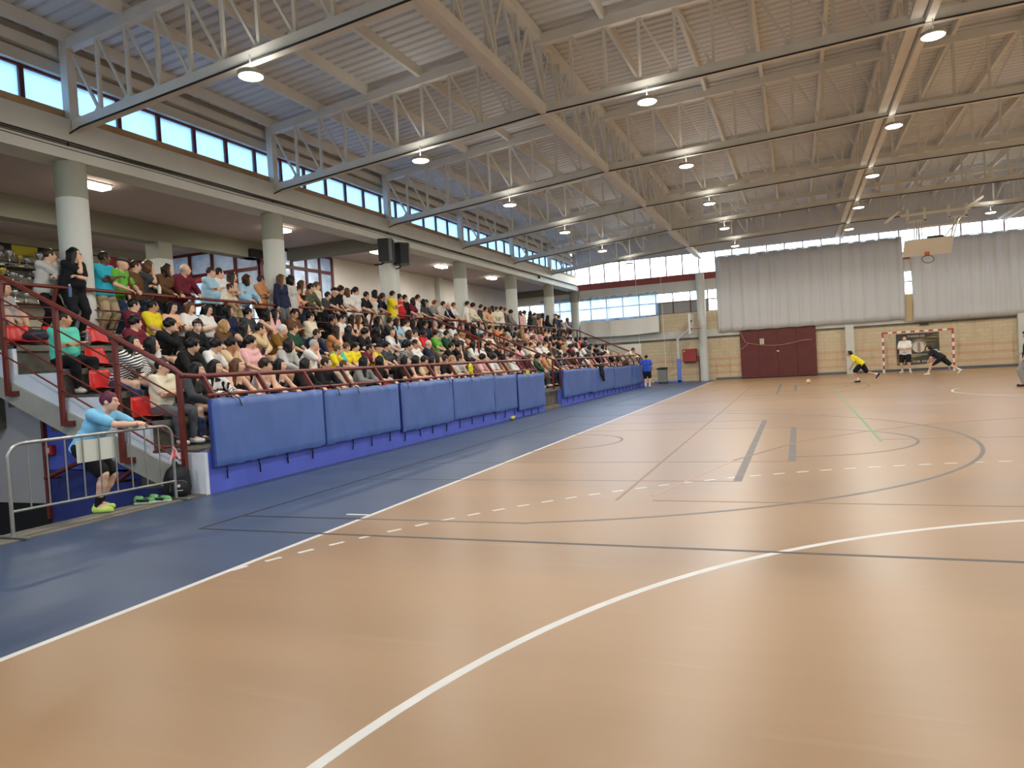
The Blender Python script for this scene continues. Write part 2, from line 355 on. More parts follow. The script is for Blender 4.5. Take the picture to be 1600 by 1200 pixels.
# ------------------------------------------------------------------ roof
NODES = [(-17.9, 6.47), (-10.55, 7.10), (-3.2, 7.36), (4.15, 7.38), (11.5, 7.12)]
def chord(x):
    for (x0, z0), (x1, z1) in zip(NODES[:-1], NODES[1:]):
        if x <= x1 or x1 == 11.5: return z0+(z1-z0)*(x-x0)/(x1-x0)
TH = 1.5
def deck_mesh():
    prof = []; y = -6.0; k = 0; p = .27
    while y < 41.0:
        prof += [(y, 0), (y+.12, 0), (y+.15, .05), (y+.24, .05)]; y += p
    xs = [-18.6]+[a for a, b in NODES]+[11.8]; vs = []; fs = []
    for x in xs:
        zz = chord(min(max(x, -18.6), 11.5))+TH+.32
        vs += [(x, yy, zz+dz) for yy, dz in prof]
    n = len(prof)
    for i in range(len(xs)-1): fs += [(i*n+j, i*n+j+1, (i+1)*n+j+1, (i+1)*n+j) for j in range(n-1)]
    return MB().add(vs, fs)
dk = deck_mesh().build('ceiling', M_DECK); tag(dk, kind='structure')
so = dk.modifiers.new('thick', 'SOLIDIFY'); so.thickness = .04; so.offset = 1
TY = [7.9+5.53*k for k in range(-2, 6)]
BAY = 7.35/10
def make_truss(y):
    t = empty('roof_truss', (-3.2, y, 6.4))
    mb = MB(); tb = MB()
    for (x0, z0), (x1, z1) in zip(NODES[:-1], NODES[1:]):
        mb = MB().bar((x0, y, z0), (x1, y, z1), .16, .2); mb.build('bottom_chord', M_STEEL, t)
        MB().bar((x0, y, z0+TH), (x1, y, z1+TH), .16, .2).build('top_chord', M_STEEL, t)
    MB().bar((-17.95, y, 6.4), (-17.95, y, 8.15), .18, .18).build('end_post', M_STEEL, t)
    gp = MB()
    for i in range(1, 40):
        x = -17.9+BAY*i; MB().bar((x, y, chord(x)+.08), (x, y, chord(x)+TH-.08), .06, .06).build('vertical', M_STEEL, t)
        gp.add([(x-.02-s*.0, y-.012, chord(x)+.09) for s in (0,)]+[(x-.2 if x < -3.2 else x+.2, y-.012, chord(x)+.09), (x-.1 if x < -3.2 else x+.1, y-.012, chord(x)+.2), (x, y-.012, chord(x)+.22)], [(0,1,2,3)])
    for i in range(40):
        x0 = -17.9+BAY*i; x1 = x0+BAY
        a, b = ((x0, chord(x0)+TH-.08), (x1, chord(x1)+.1)) if x0 < -3.3 else ((x0, chord(x0)+.1), (x1, chord(x1)+TH-.08))
        MB().bar((a[0]+.03, y, a[1]), (b[0]-.03, y, b[1]), .045, .045).build('diagonal', M_STEEL, t)
    g = gp.build('gusset_plates', M_STEEL, t); tag(g, kind='stuff')
    return t
T0 = make_truss(0.0)
for i, y in enumerate(TY):
    t = T0 if i == 0 else copy_tree(T0); t.location.y = y
    tag(t, 'pale steel roof truss spanning the hall, %s' % (ordn(i-1)+' truss in view counted from the near end' if i > 1 else ('overhead, just in front of the camera' if i else 'overhead, behind the camera')), 'truss', 'roof trusses across the hall')
for i, x in enumerate((-10.55, -3.2, 4.15)):
    t = empty('ridge_truss', (x, 17, 6.4), 'pale steel truss running lengthwise under the roof, %s from the grandstand' % ordn(i+1), 'truss', 'lengthwise roof trusses')
    z = chord(x); y0, y1 = -5.9, 40.6
    MB().bar((x+.07, y0, z-.02), (x+.07, y1, z-.02), .13, .2).build('bottom_chord', M_STEEL, t)
    MB().bar((x-.13, y0, z+.03), (x-.13, y1, z+.03), .2, .07).build('bottom_chord', M_STEEL, t)
    MB().bar((x, y0, z+TH+.1), (x, y1, z+TH+.1), .2, .2).build('top_chord', M_STEEL, t)
    st = 5.53/4; j = -10
    y = 7.9-st*10
    while y < 40:
        if y > -5.5:
            for s in (-.1, .1): MB().bar((x+s, y, z), (x+s*.3, y, z+TH), .05, .05).build('vertical', M_STEEL, t)
            MB().bar((x-.1, y, z), (x, y+st*.5, z+TH), .05, .06).build('diagonal', M_STEEL, t)
            MB().bar((x+.1, y+st, z), (x, y+st*.5, z+TH), .05, .06).build('diagonal', M_STEEL, t)
        y += st
for i in range(21):
    x = -17.9+1.47*i
    o = MB().bar((x, -5.99, chord(min(x, 11.5))+TH+.18), (x, 40.69, chord(min(x, 11.5))+TH+.18), .09, .24).build('purlin', M_STEEL)
    tag(o, 'pale roof purlin under the corrugated sheets, %s from the grandstand side' % ordn(i+1), 'purlin', 'roof purlins')
M_CABLE = mat('black_cable', (26,24,24), .6)
for i, y in enumerate(TY[2:]):
    pts = [(-17.95, y-.13, 6.0), (-17.9, y-.13, 6.3), (-17.6, y-.11, 6.39)]+[(x, y-.11, chord(x)-.11) for x in (-14, -10.55, -7, -3.2, 1, 4.15, 8, 11.4)]
    tag(MB().tube(pts, .018, 6).build('power_cable', M_CABLE, smooth=True), 'black power cable clipped under the %s visible roof truss from the front' % ordn(i+1), 'cable', 'cables along the trusses')

# high-bay lamps hung below the trusses
M_LAMPBODY = mat('lamp_housing', (170,168,160), .4, metal=.3)
M_LAMPGLOW = emis('lamp_lens', (255,240,214), 14)
la = bpy.data.lights.new('high_bay_light', 'AREA'); la.shape = 'DISK'; la.size = .36; la.energy = LAMP_W; la.color = (1, .96, .89)
lu = bpy.data.lights.new('high_bay_roof_fill', 'AREA'); lu.shape = 'DISK'; lu.size = .3; lu.energy = UP_FILL_W; lu.color = (1, .96, .89)  # upward fill added above each housing to brighten the roof
lu2 = lu.copy(); lu2.energy = UP_FILL_W*.12
def make_lamp(x, y):
    z = chord(x)-.2
    r = empty('high_bay_lamp', (x, y, z-.24))
    MB().lathe([(.19, 0), (.21, .02), (.21, .06), (.17, .08)], 24, (x, y, z-.23)).build('housing', M_LAMPBODY, r, smooth=True)
    MB().lathe([(.17, 0), (.19, .012)], 24, (x, y, z-.245)).build('lens', M_LAMPGLOW, r, smooth=True)
    MB().tube([(x, y, z-.15), (x, y, z+.12)], .012, 6).build('hook', M_LAMPBODY, r)
    l = bpy.data.objects.new('lamp_light', la); COL.objects.link(l); l.parent = r; l.location = (0, 0, -.03)
    l = bpy.data.objects.new('lamp_roof_fill', lu2 if abs(x+3.1) < .1 else lu); COL.objects.link(l); l.parent = r; l.location = (0, 0, .10); l.rotation_euler = (math.pi, 0, 0)
    return r
ROWN = {-13.5: 'grandstand side', -8.2: 'second', -3.1: 'third', 2.5: 'fourth', 7.6: 'fifth'}
LP0 = {}
for k, y in enumerate(TY):
    for x in (-13.5, -8.2, -3.1, 2.5, 7.6):
        if k == 6 and x == 2.5: continue
        if k == 0 and x > -4: continue  # row behind the camera is added to light the near floor
        r = make_lamp(x, y-.24)
        tag(r, 'lit round high-bay lamp, %s lamp row, under the %s' % (ROWN[x], ordn(k-1)+' truss in view' if k > 1 else ('overhead truss before the camera' if k else 'overhead truss behind the camera, added for fill')), 'lamp', 'high-bay lamps')
# ------------------------------------------------------------------ grandstand and gallery, left side
Y0, Y1 = 6.0, 36.85
ST = [(-13.28, -14.28, .62), (-14.28, -15.15, 1.04), (-15.15, -16.13, 1.49), (-16.13, -17.10, 1.90), (-17.10, -17.95, 2.33)]
gs = empty('grandstand', (-15.6, 21, 0), 'stepped concrete grandstand with five tiers along the left side of the court', 'stand')
for xf, xb, z in ST:
    MB().box(xb-.3, xf if z > .7 else -13.43, Y0, Y1, max(.0, z-.55), z).build('tier', M_CONC_D, gs)
    MB().box(xf-.06, xf+(.03 if z > .7 else 0), Y0, Y1, z-.09 if z > .7 else .6, z+.004).build('nosing', M_CONC, gs)
MB().box(-17.95, -18.6, Y0, Y1, 1.0, 2.55).build('tier', M_CONC_D, gs)
# white stepped end wall facing the camera, and its sloping string beam
poly = [(-13.28, 5.94, .0), (-13.28, 5.94, .585)]
for i, (xf, xb, z) in enumerate(ST):
    if i: poly.append((xf, 5.94, ST[i-1][2]-.035)); poly.append((xf, 5.94, z-.05))
poly += [(-17.95, 5.94, 2.28), (-17.95, 5.94, 2.05), (-16.5, 5.94, 1.48), (-15.37, 5.94, 1.02), (-13.9, 5.94, .4), (-13.55, 5.94, .0)]
MB().prism(poly, (0, .06, 0)).build('end_wall', mat('white_end_wall', (228,233,238), .7, var=.05, vscale=2), gs)
MB().prism([(-18.6, 5.9, 2.32), (-16.5, 5.9, 1.48), (-15.37, 5.9, 1.02), (-13.9, 5.9, .42), (-13.6, 5.9, .16), (-13.6, 5.9, .0), (-13.75, 5.9, .0), (-14.6, 5.9, .33), (-17.0, 5.9, 1.33), (-18.6, 5.9, 2.06)], (0, .45, 0)).build('string_beam', mat('pale_beam', (172,170,158), .8, var=.12, vscale=2), gs)
# front wall, painted blue
for a, b in ((6.0, 20.2), (22.0, 36.85)): MB().box(-13.42, -13.28, a, b, 0, .6).build('front_wall', M_BLUEWALL, gs)
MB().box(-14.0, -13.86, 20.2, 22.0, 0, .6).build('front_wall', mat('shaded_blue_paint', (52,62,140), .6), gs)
MB().box(-13.86, -13.3, 20.2, 22.0, 0, .1).build('entry_step', M_CONC, gs)
MB().box(-18.6, -13.42, 36.75, 36.85, 0, 2.3).build('end_wall', M_WHITE, gs)

# pit below the near end: stair going down beside the kerb
tag(MB().prism([(-19.5, 6.3, -.26), (-17.0, 6.3, -.26), (-17.0, 6.3, 1.34), (-18.6, 6.3, 1.9), (-19.5, 6.3, 2.3)], (0, .2, 0)).build('wall_pit_grey', M_GREYWALL), kind='structure')
pw = empty('wall_pit_blue', (-15.4, 6.4, -2.5)); tag(pw, kind='structure')
MB().prism([(-17.0, 6.3, .3), (-17.0, 6.3, 1.25), (-14.6, 6.3, .25), (-14.5, 6.3, .3)], (0, .2, 0)).build('upper_panel', M_BLUEWALL, pw)
MB().box(-17.0, -13.82, 6.3, 6.5, -2.5, .3).build('lower_panel', M_NAVY, pw)  # lower part of the pit wall in a darker blue
tag(MB().box(-19.5, -17.0, 6.32, 6.5, -2.5, -.26).build('pit_dark_opening', M_DARK), kind='structure')  # dark sheet standing in for the unlit opening below the grey wall
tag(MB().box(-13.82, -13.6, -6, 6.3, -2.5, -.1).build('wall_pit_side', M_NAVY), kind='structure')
tag(MB().box(-19.5, -13.6, -6, 6.5, -2.6, -2.5).build('floor_pit', M_CONC_D), kind='structure')
tag(MB().box(-19.7, -19.5, -6, 6.5, -2.5, 2.6).build('wall_pit_back', M_GREYWALL), kind='structure')
tag(MB().bar((-17.02, 6.27, 1.24), (-14.62, 6.27, .24), .04, .05).build('trim_5', M_RAIL), kind='structure')
tag(MB().box(-17.03, -16.97, 6.24, 6.3, -.5, 1.24).build('trim_6', M_RAIL), kind='structure')
for nm, pts, lab in (('stair_handrail', [(-15.08, 6.0, .16), (-14.13, 6.0, .67)], 'dark red stair handrail rising towards the backpack'),
                     ('stair_handrail', [(-16.72, 6.05, .2), (-15.7, 6.05, .52), (-15.3, 6.05, .66)], 'dark red stair handrail on the blue wall behind the leaning boy')):
    h = empty(nm, Vector(pts[0]), lab, 'handrail')
    MB().tube(pts, .035, 10).build('pipe', M_RAIL, h, smooth=True)
    for p in (pts[0], pts[-1]): MB().tube([p, (p[0], 6.3, p[2]-.02)], .018, 8).build('bracket', M_RAIL, h, smooth=True)
fa = empty('fire_alarm_button', (-16.87, 6.28, .56), 'small red fire alarm call point with white square on the blue wall', 'alarm')
MB().box(-16.96, -16.78, 6.22, 6.3, .54, .70).build('housing', mat('alarm_red', (170,30,34), .4), fa, bevel=.01)
MB().box(-16.91, -16.83, 6.212, 6.22, .58, .66).build('window_square', M_WHITE, fa)

# ---- railings
def rail(name, loc, label): return empty(name, loc, label, 'railing')
SL = lambda x: 3.46+(x+17.2)*(1.71-3.46)/(-13.5+17.2)
er = rail('end_railing', (-15.4, 5.85, .5), 'red-brown sloping steel railing down the near end of the grandstand')
MB().tube([(-18.0, 5.85, 3.83), (-17.2, 5.85, 3.46), (-13.62, 5.85, 1.77), (-13.5, 5.86, 1.68), (-13.5, 6.1, 1.66)], .036, 10).build('handrail', M_RAIL, er, smooth=True)
for x in (-17.15, -15.93, -14.74, -13.55):
    MB().bar((x, 5.85, SL(x)-.03), (x, 5.85, SL(x)-1.82 if x > -17 else 1.54), .075, .05, up=(0,1,0)).build('post', M_RAIL, er)
    zb = SL(x)-1.82 if x > -17 else 1.54
    MB().bar((x-.03, 5.85, zb+.03), (x+.2, 5.88, zb+.03), .06, .075).build('foot', M_RAIL, er)
for d in (.36, .66, .96, 1.26):
    MB().tube([(-18.0, 5.84, SL(-18.0)-d), (-13.55, 5.84, SL(-13.55)-d)], .013, 8).build('mid_rail', M_RAIL, er, smooth=True)
def front_rail(y0, y1, lab, n):
    r = rail('front_railing', (-13.4, (y0+y1)/2, .6), lab)
    MB().tube([(-13.5, y0, 1.66), (-13.5, y1, 1.68)], .036, 10).build('handrail', M_RAIL, r, smooth=True)
    MB().tube([(-13.31, y0, 1.38), (-13.31, y1, 1.37)], .022, 8).build('lower_rail', M_RAIL, r, smooth=True)
    for z in (.8, 1.0, 1.19): MB().tube([(-13.31, y0, z), (-13.31, y1, z)], .013, 8).build('mid_rail', M_RAIL, r, smooth=True)
    for i in range(n):
        y = y0+.12+(y1-y0-.24)*i/(n-1)
        MB().bar((-13.5, y, 1.65), (-13.31, y+.0, 1.36), .07, .045, up=(0,1,0)).build('strut', M_RAIL, r)
        MB().bar((-13.31, y, 1.37), (-13.31, y, .6), .06, .045, up=(0,1,0)).build('post', M_RAIL, r)
front_rail(6.1, 19.7, 'red-brown front railing along the near half of the grandstand, above the blue pads', 13)
front_rail(22.0, 36.7, 'red-brown front railing along the far half of the grandstand', 13)
def stair_rail(y, lab):
    r = rail('stair_railing', (-15.3, y, .6), lab)
    top = [(-17.6, y, 3.34), (-16.95, y, 3.28), (-13.5, y, 1.67)]
    MB().tube(top, .034, 10).build('handrail', M_RAIL, r, smooth=True)
    for d in (.35, .7): MB().tube([(-16.95, y, 3.28-d), (-13.5, y, 1.67-d)], .014, 8).build('mid_rail', M_RAIL, r, smooth=True)
    for x in (-16.95, -15.3, -13.52):
        z = 1.67+(x+13.5)*(3.28-1.67)/(-16.95+13.5); zb = [q for a, b, q in ST if b <= x <= a]
        MB().bar((x, y, z), (x, y, (zb[0] if zb else 0) if x < -13.6 else .0), .055, .055).build('post', M_RAIL, r)
stair_rail(19.75, 'red-brown sloping railing on the near side of the grandstand entry')
stair_rail(21.95, 'red-brown sloping railing on the far side of the grandstand entry')
stair_rail(36.7, 'red-brown sloping railing down the far end of the grandstand')
for a, b, lab in ((5.7, 19.7, 'red-brown gallery railing with leaning spectators, near half'), (22.0, 36.6, 'red-brown gallery railing with leaning spectators, far half')):
    r = rail('gallery_railing', (-17.75, (a+b)/2, 2.5), lab)
    MB().tube([(-17.75, a, 3.42), (-17.75, b, 3.42)], .034, 10).build('handrail', M_RAIL, r, smooth=True)
    for z in (2.7, 2.88, 3.06): MB().tube([(-17.86, a, z), (-17.86, b, z)], .013, 8).build('mid_rail', M_RAIL, r, smooth=True)
    n = round((b-a)/2.3)
    for i in range(n+1):
        y = a+1.5+(b-a-1.8)*i/n
        MB().bar((-17.75, y, 3.4), (-17.86, y, 3.1), .05, .05, up=(0,1,0)).build('strut', M_RAIL, r)
        MB().bar((-17.86, y, 3.12), (-17.86, y, 2.3), .05, .05, up=(0,1,0)).build('post', M_RAIL, r)

# ---- gallery shell
G = 'structure'
tag(MB().box(-26.5, -18.0, 6.5, 40.7, 2.35, 2.55).build('floor_gallery', M_CONC), kind=G)
tag(MB().box(-26.5, -18.0, -6, 6.5, 2.35, 2.55).build('floor_gallery_near', M_CONC), kind=G)
tag(MB().box(-26.5, -18.05, -6, 40.7, 6.08, 6.3).build('ceiling_gallery', M_MAUVE), kind=G)
tag(MB().box(-22.2, -22.0, 21.3, 40.7, 2.55, 6.08).build('wall_gallery_back', M_PLASTER), kind=G)
M_LEDGE = mat('trophy_wall_boards', (150,142,124), .8, var=.08, vscale=1.0)
tw = tag(MB().box(-26.4, -26.1, -6, 17.4, 2.55, 6.08).build('wall_gallery_trophy', M_LEDGE), kind=G)
for z in (3.7, 4.1, 4.5, 4.9, 5.3, 5.55, 5.8): MB().box(-26.1, -26.085, -6, 17.4, z, z+.03).build('board_joint', M_DARK, tw)
# clear glazed end of the gallery, behind the camera's left: daylight for the trophy corner
window_grid('window_5', 'y', -5.9, -26.3, -18.4, 2.7, 6.0, 1.3, (0, .5, 1), M_REDFRAME, lambda x, j: M_HAZY)
# cafe room: glazed partitions, outer windows
M_FROST2 = pane_mat('partition_glass', (222,230,240), .96, .5)
window_grid('window_6', 'y', 17.4, -26.05, -22.05, 3.1, 6.05, 1.0, (0, .40, .74, 1), M_REDFRAME, lambda x, j: M_FROST2 if j else M_HAZY, .11, .1)
window_grid('window_7', 'x', -22.0, 17.4, 21.3, 3.1, 6.05, .78, (0, .80, 1), M_REDFRAME, lambda x, j: M_FROST2, .11, .1)
tag(MB().box(-26.1, -22, 17.36, 17.44, 2.55, 3.1).build('wall_cafe_front', M_REDFRAME), kind=G)
tag(MB().box(-22.04, -21.96, 17.4, 21.3, 2.55, 3.1).build('wall_cafe_side', M_PLASTER), kind=G)
window_grid('window_8', 'x', -26.5, 17.5, 24.2, 2.9, 5.4, 1.1, (0, 1), M_REDFRAME, lambda x, j: M_HAZY)
tag(MB().box(-26.6, -26.4, 17.4, 24.2, 5.4, 6.1).build('wall_cafe_lintel', M_PLASTER), kind=G)
tag(MB().box(-26.6, -26.4, 17.4, 24.2, 2.5, 2.9).build('wall_cafe_sill', M_PLASTER), kind=G)
tag(MB().box(-26.5, -22.2, 24.2, 24.4, 2.55, 6.1).build('wall_cafe_back', M_PLASTER), kind=G)
tag(MB().box(-26.6, -26.4, 24.4, 41, 2.5, 6.3).build('wall_gallery_outer', M_PLASTER), kind=G)
sg = empty('cafe_sign', (-24.5, 17.3, 5.02), 'narrow red sign board with pale lettering above the cafe door', 'sign')
MB().box(-25.0, -24.0, 17.28, 17.33, 5.02, 5.2).build('board', mat('sign_red', (150,40,40), .5), sg)
def text(name, s, size, m, parent, loc, rot, ext=.004, align='CENTER'):
    cu = bpy.data.curves.new(name, 'FONT'); cu.body = s; cu.size = size; cu.extrude = ext; cu.align_x = align; cu.align_y = 'CENTER'; cu.resolution_u = 2
    o = bpy.data.objects.new(name, cu); COL.objects.link(o); o.rotation_euler = rot; o.location = loc
    me = bpy.data.meshes.new_from_object(o.evaluated_get(bpy.context.evaluated_depsgraph_get())); bpy.data.objects.remove(o); bpy.data.curves.remove(cu)
    ob = link(name, me, parent); me.materials.clear(); me.materials.append(m)
    ob.rotation_euler = rot; ob.location = Vector(loc)-(wloc(parent) if parent else Vector())
    return ob
text('lettering', 'CAFETERIA', .15, mat('sign_pale', (214,120,120), .5), sg, (-24.5, 17.275, 5.11), (math.pi/2, 0, 0))
# long beams carrying the clerestory
lw = empty('wall_left', (-18.1, 17, 5.7)); tag(lw, kind=G)
MB().box(-18.45, -17.86, -6, 40.7, 6.16, 6.58).build('upper_beam', M_WHITE, lw)
MB().box(-18.45, -17.93, -6, 40.7, 6.06, 6.16).build('beam_recess', mat('beam_recess_paint', (150,148,138), .7), lw)
MB().box(-18.45, -17.86, -6, 40.7, 5.82, 6.06).build('lower_beam', M_WHITE, lw)
MB().box(-18.5, -18.0, -6, 40.7, 6.58, 6.77).build('tan_band', M_TAN, lw)
MB().box(-18.6, -18.2, -6, 41, 7.5, 7.72).build('lintel', M_WHITE, lw)
MB().box(-18.6, -18.35, -6, 41, 7.72, 8.4).build('top_band', M_WHITE, lw)
MB().box(-18.36, -18.12, -6, 41, 7.78, 7.98).build('eaves_beam', M_STEEL, lw)
window_grid('window_1', 'x', -18.36, -5.61, 40.92, 6.77, 7.5, .99, (0, 1), M_REDFRAME, lambda y, j: M_FROST, .09, .1)
for j, z in enumerate((6.13, 6.10, 6.02)):
    tag(MB().tube([(-17.845-.01*j, -5 + i*1.0, z+.012*math.sin(i*1.7+j)) for i in range(46)], .011, 5).build('wall_cable', M_CABLE, smooth=True), 'thin black cable along the long concrete beam, %s from the top' % ordn(j+1), 'cable', 'cables on the beam')
tag(MB().box(-22.3, -21.9, -6, 17.6, 5.55, 6.08).build('gallery_beam', mat('grey_green_beam', (128,126,112), .8)), 'grey-green concrete beam crossing the gallery ceiling lengthwise at the trophy corner', 'beam')
tag(MB().box(-22.0, -18.1, 18.75, 19.15, 5.68, 6.08).build('gallery_beam', mat('grey_beam', (118,114,104), .8)), 'dark grey concrete beam across the gallery ceiling beside the loudspeakers', 'beam')
tag(MB().box(-22.0, -18.1, 40.2, 40.69, 5.7, 6.08).build('gallery_beam', MATS['grey_beam']), 'grey concrete beam at the far end of the gallery ceiling', 'beam')
M_COL = mat('column_paint', (204,206,198), .6, var=.04, vscale=1.2); M_COLT = mat('column_bare_top', (150,150,136), .8)
CY = [7.9+5.53*k for k in range(7)]
for k, y in enumerate(CY):
    y = min(y, 40.45); c = empty('round_column', (-18.1, y, 2.55), 'round white concrete column of the gallery, %s from the near end' % ordn(k+1), 'column', 'gallery columns')
    MB().lathe([(.27, 0), (.27, 2.6)], 28, (-18.1, y, 2.55)).build('shaft', M_COL, c, smooth=True)
    MB().lathe([(.272, 0), (.272, .67)], 28, (-18.1, y, 5.15)).build('unpainted_top', M_COLT, c, smooth=True)
sc_ = empty('square_column', (-22.1, 13.43, 2.55), 'square white pillar in front of the trophy wall', 'column')
MB().box(-22.35, -21.85, 13.2, 13.66, 2.55, 5.1).build('shaft', M_COL, sc_); MB().box(-22.35, -21.85, 13.2, 13.66, 5.1, 5.56).build('unpainted_top', M_COLT, sc_)
for y, lab in ((18.9, 'behind the column with loudspeakers'), (30.0, 'on the back wall near the far windows')):
    x = -17.75 if y < 20 else -22.0
    tag((MB().box(-18.4, -18.08, y+.47, y+.79, 2.55, 5.82) if y < 20 else MB().box(-22.0, -21.8, y-.2, y+.2, 2.55, 6.08)).build('square_column', M_COL), 'square white pillar '+lab, 'column')
M_TUBE = emis('fluorescent_diffuser', (255,244,222), 9)
fla = bpy.data.lights.new('fluorescent_light', 'AREA'); fla.shape = 'RECTANGLE'; fla.size = .3; fla.size_y = .7; fla.energy = 45; fla.color = (1, .95, .86)
for i, (x, y, lab) in enumerate(((-19.7, 9.62, 'nearest one beside the first round column'), (-19.8, 15.8, 'second from the near end'), (-19.8, 21.2, 'hidden behind the loudspeakers'), (-19.8, 26.2, 'over the far half'), (-19.8, 31.7, 'last before the far end'), (-23.3, 10.3, 'over the trophy shelves'), (-23.2, 14.7, 'over the red banner'), (-23.4, 19.6, 'inside the cafe behind the glass partition'))):
    f = empty('fluorescent_lamp', (x, y, 5.98), 'lit rectangular ceiling lamp in the gallery, '+lab, 'lamp', 'gallery ceiling lamps')
    MB().box(x-.17, x+.17, y-.36, y+.36, 6.05, 6.08).build('tray', M_WHITE, f); MB().box(x-.15, x+.15, y-.34, y+.34, 5.97, 6.05).build('diffuser', M_TUBE, f, bevel=.015)
    l = bpy.data.objects.new('lamp_light', fla); COL.objects.link(l); l.parent = f; l.location = (0, 0, -.02)
# ------------------------------------------------------------------ people: signed-distance bodies turned into one continuous skin each
class SDF:
    def __init__(s, h): s.h = h; s.p = []
    def cone(s, a, b, ra, rb=None, k=.03): s.p.append(('c', np.array(a, float), np.array(b, float), ra, ra if rb is None else rb, k)); return s
    def ell(s, c, r, R=None, k=.03): s.p.append(('e', np.array(c, float), np.array(r, float), np.eye(3) if R is None else np.array(R, float), 0, k)); return s
    def mesh(s, name, infl=0.0, cuts=(), carve=(), wrinkle=0.0, keep=None):
        h = s.h; lo = np.full(3, 9.); hi = np.full(3, -9.); bb = []
        for q in s.p:
            if q[0] == 'c':
                m = max(q[3], q[4])+infl; l = np.minimum(q[1], q[2])-m; u = np.maximum(q[1], q[2])+m
            else:
                m = q[2].max()+infl; l = q[1]-m; u = q[1]+m
            bb.append((l, u)); lo = np.minimum(lo, l); hi = np.maximum(hi, u)
        lo = lo-2.5*h; n = np.ceil((hi+2.5*h-lo)/h).astype(int)+1
        ax = [lo[i]+h*np.arange(n[i]) for i in range(3)]
        D = np.full(n, .3, np.float32)
        for q, (l, u) in zip(s.p, bb):
            k = q[5]; e = k+2*h
            i0 = np.maximum(((l-e-lo)/h).astype(int), 0); i1 = np.minimum(((u+e-lo)/h).astype(int)+2, n)
            sl = tuple(slice(a, b) for a, b in zip(i0, i1))
            X = ax[0][sl[0]][:, None, None]; Y = ax[1][sl[1]][None, :, None]; Z = ax[2][sl[2]][None, None, :]
            if q[0] == 'c':
                a, b = q[1], q[2]; ab = b-a; L2 = max(ab@ab, 1e-9)
                t = np.clip(((X-a[0])*ab[0]+(Y-a[1])*ab[1]+(Z-a[2])*ab[2])/L2, 0, 1)
                d = np.sqrt((X-a[0]-t*ab[0])**2+(Y-a[1]-t*ab[1])**2+(Z-a[2]-t*ab[2])**2)-(q[3]+(q[4]-q[3])*t)-infl
            else:
                c, r, R = q[1], q[2]+infl, q[3]
                P = [X-c[0], Y-c[1], Z-c[2]]
                loc = [R[0][j]*P[0]+R[1][j]*P[1]+R[2][j]*P[2] for j in range(3)]
                k0 = np.sqrt(sum((loc[j]/r[j])**2 for j in range(3))); k1 = np.sqrt(sum((loc[j]/r[j]**2)**2 for j in range(3)))
                d = k0*(k0-1)/np.maximum(k1, 1e-6)
            A = D[sl]; hh = np.clip(.5+.5*(A-d)/k, 0, 1); D[sl] = A+(d-A)*hh-k*hh*(1-hh)
        X = ax[0][:, None, None]; Y = ax[1][None, :, None]; Z = ax[2][None, None, :]
        if wrinkle: D += wrinkle*(np.sin(31*X+17*Z)*np.sin(23*Y-19*Z+1)+.6*np.sin(47*Z+29*X-13*Y))
        for pnt, nr in cuts:   # keep the side where (p-pnt).n < 0
            D = np.maximum(D, (X-pnt[0])*nr[0]+(Y-pnt[1])*nr[1]+(Z-pnt[2])*nr[2])
        for c, r in carve:     # carve a sphere away
            D = np.maximum(D, r-np.sqrt((X-c[0])**2+(Y-c[1])**2+(Z-c[2])**2))
        if keep is not None: D = np.maximum(D, keep(X, Y, Z))
        return surface_net(D, lo, h, name)
OFF = np.array([(i, j, k) for i in (0,1) for j in (0,1) for k in (0,1)])
EDG = [(a, b) for a in range(8) for b in range(a+1, 8) if abs(OFF[a]-OFF[b]).sum() == 1]
def surface_net(D, lo, h, name):
    ins = D < 0; n = np.array(D.shape)
    cnt = sum(ins[o[0]:n[0]-1+o[0], o[1]:n[1]-1+o[1], o[2]:n[2]-1+o[2]].astype(np.int8) for o in OFF)
    act = (cnt > 0) & (cnt < 8); idx = np.argwhere(act); ids = np.full(act.shape, -1, np.int32); ids[act] = np.arange(len(idx))
    val = np.stack([D[idx[:,0]+o[0], idx[:,1]+o[1], idx[:,2]+o[2]] for o in OFF], 1)
    acc = np.zeros((len(idx), 3)); c = np.zeros(len(idx))
    for a, b in EDG:
        va, vb = val[:, a], val[:, b]; m = (va < 0) != (vb < 0); den = np.where(m, va-vb, 1); t = np.where(m, va/den, 0)
        acc += m[:, None]*(OFF[a]+t[:, None]*(OFF[b]-OFF[a])); c += m
    V = (idx+acc/np.maximum(c, 1)[:, None])*h+lo
    F = []
    for axx in range(3):
        u, v = [(1,2),(2,0),(0,1)][axx]
        s1 = [slice(None)]*3; s2 = [slice(None)]*3; s1[axx] = slice(0, -1); s2[axx] = slice(1, None)
        A, B = ins[tuple(s1)], ins[tuple(s2)]
        e = np.argwhere(A != B); e = e[(e[:, u] > 0) & (e[:, v] > 0) & (e[:, u] < n[u]-1) & (e[:, v] < n[v]-1)]
        if not len(e): continue
        fl_ = A[tuple(e.T)]; q = []
        for du, dv in ((0,0),(1,0),(1,1),(0,1)):
            g = e.copy(); g[:, u] -= du; g[:, v] -= dv; q.append(ids[tuple(g.T)])
        q = np.stack(q, 1); q[~fl_] = q[~fl_][:, ::-1]; F.append(q)
    F = np.concatenate(F); F = F[(F >= 0).all(1)]
    me = bpy.data.meshes.new(name); me.vertices.add(len(V)); me.vertices.foreach_set('co', V.astype(np.float32).ravel())
    me.loops.add(len(F)*4); me.loops.foreach_set('vertex_index', F.astype(np.int32).ravel())
    me.polygons.add(len(F)); me.polygons.foreach_set('loop_start', np.arange(0, len(F)*4, 4, dtype=np.int32)); me.polygons.foreach_set('loop_total', np.full(len(F), 4, np.int32))
    me.update(calc_edges=True); me.shade_smooth(); return me

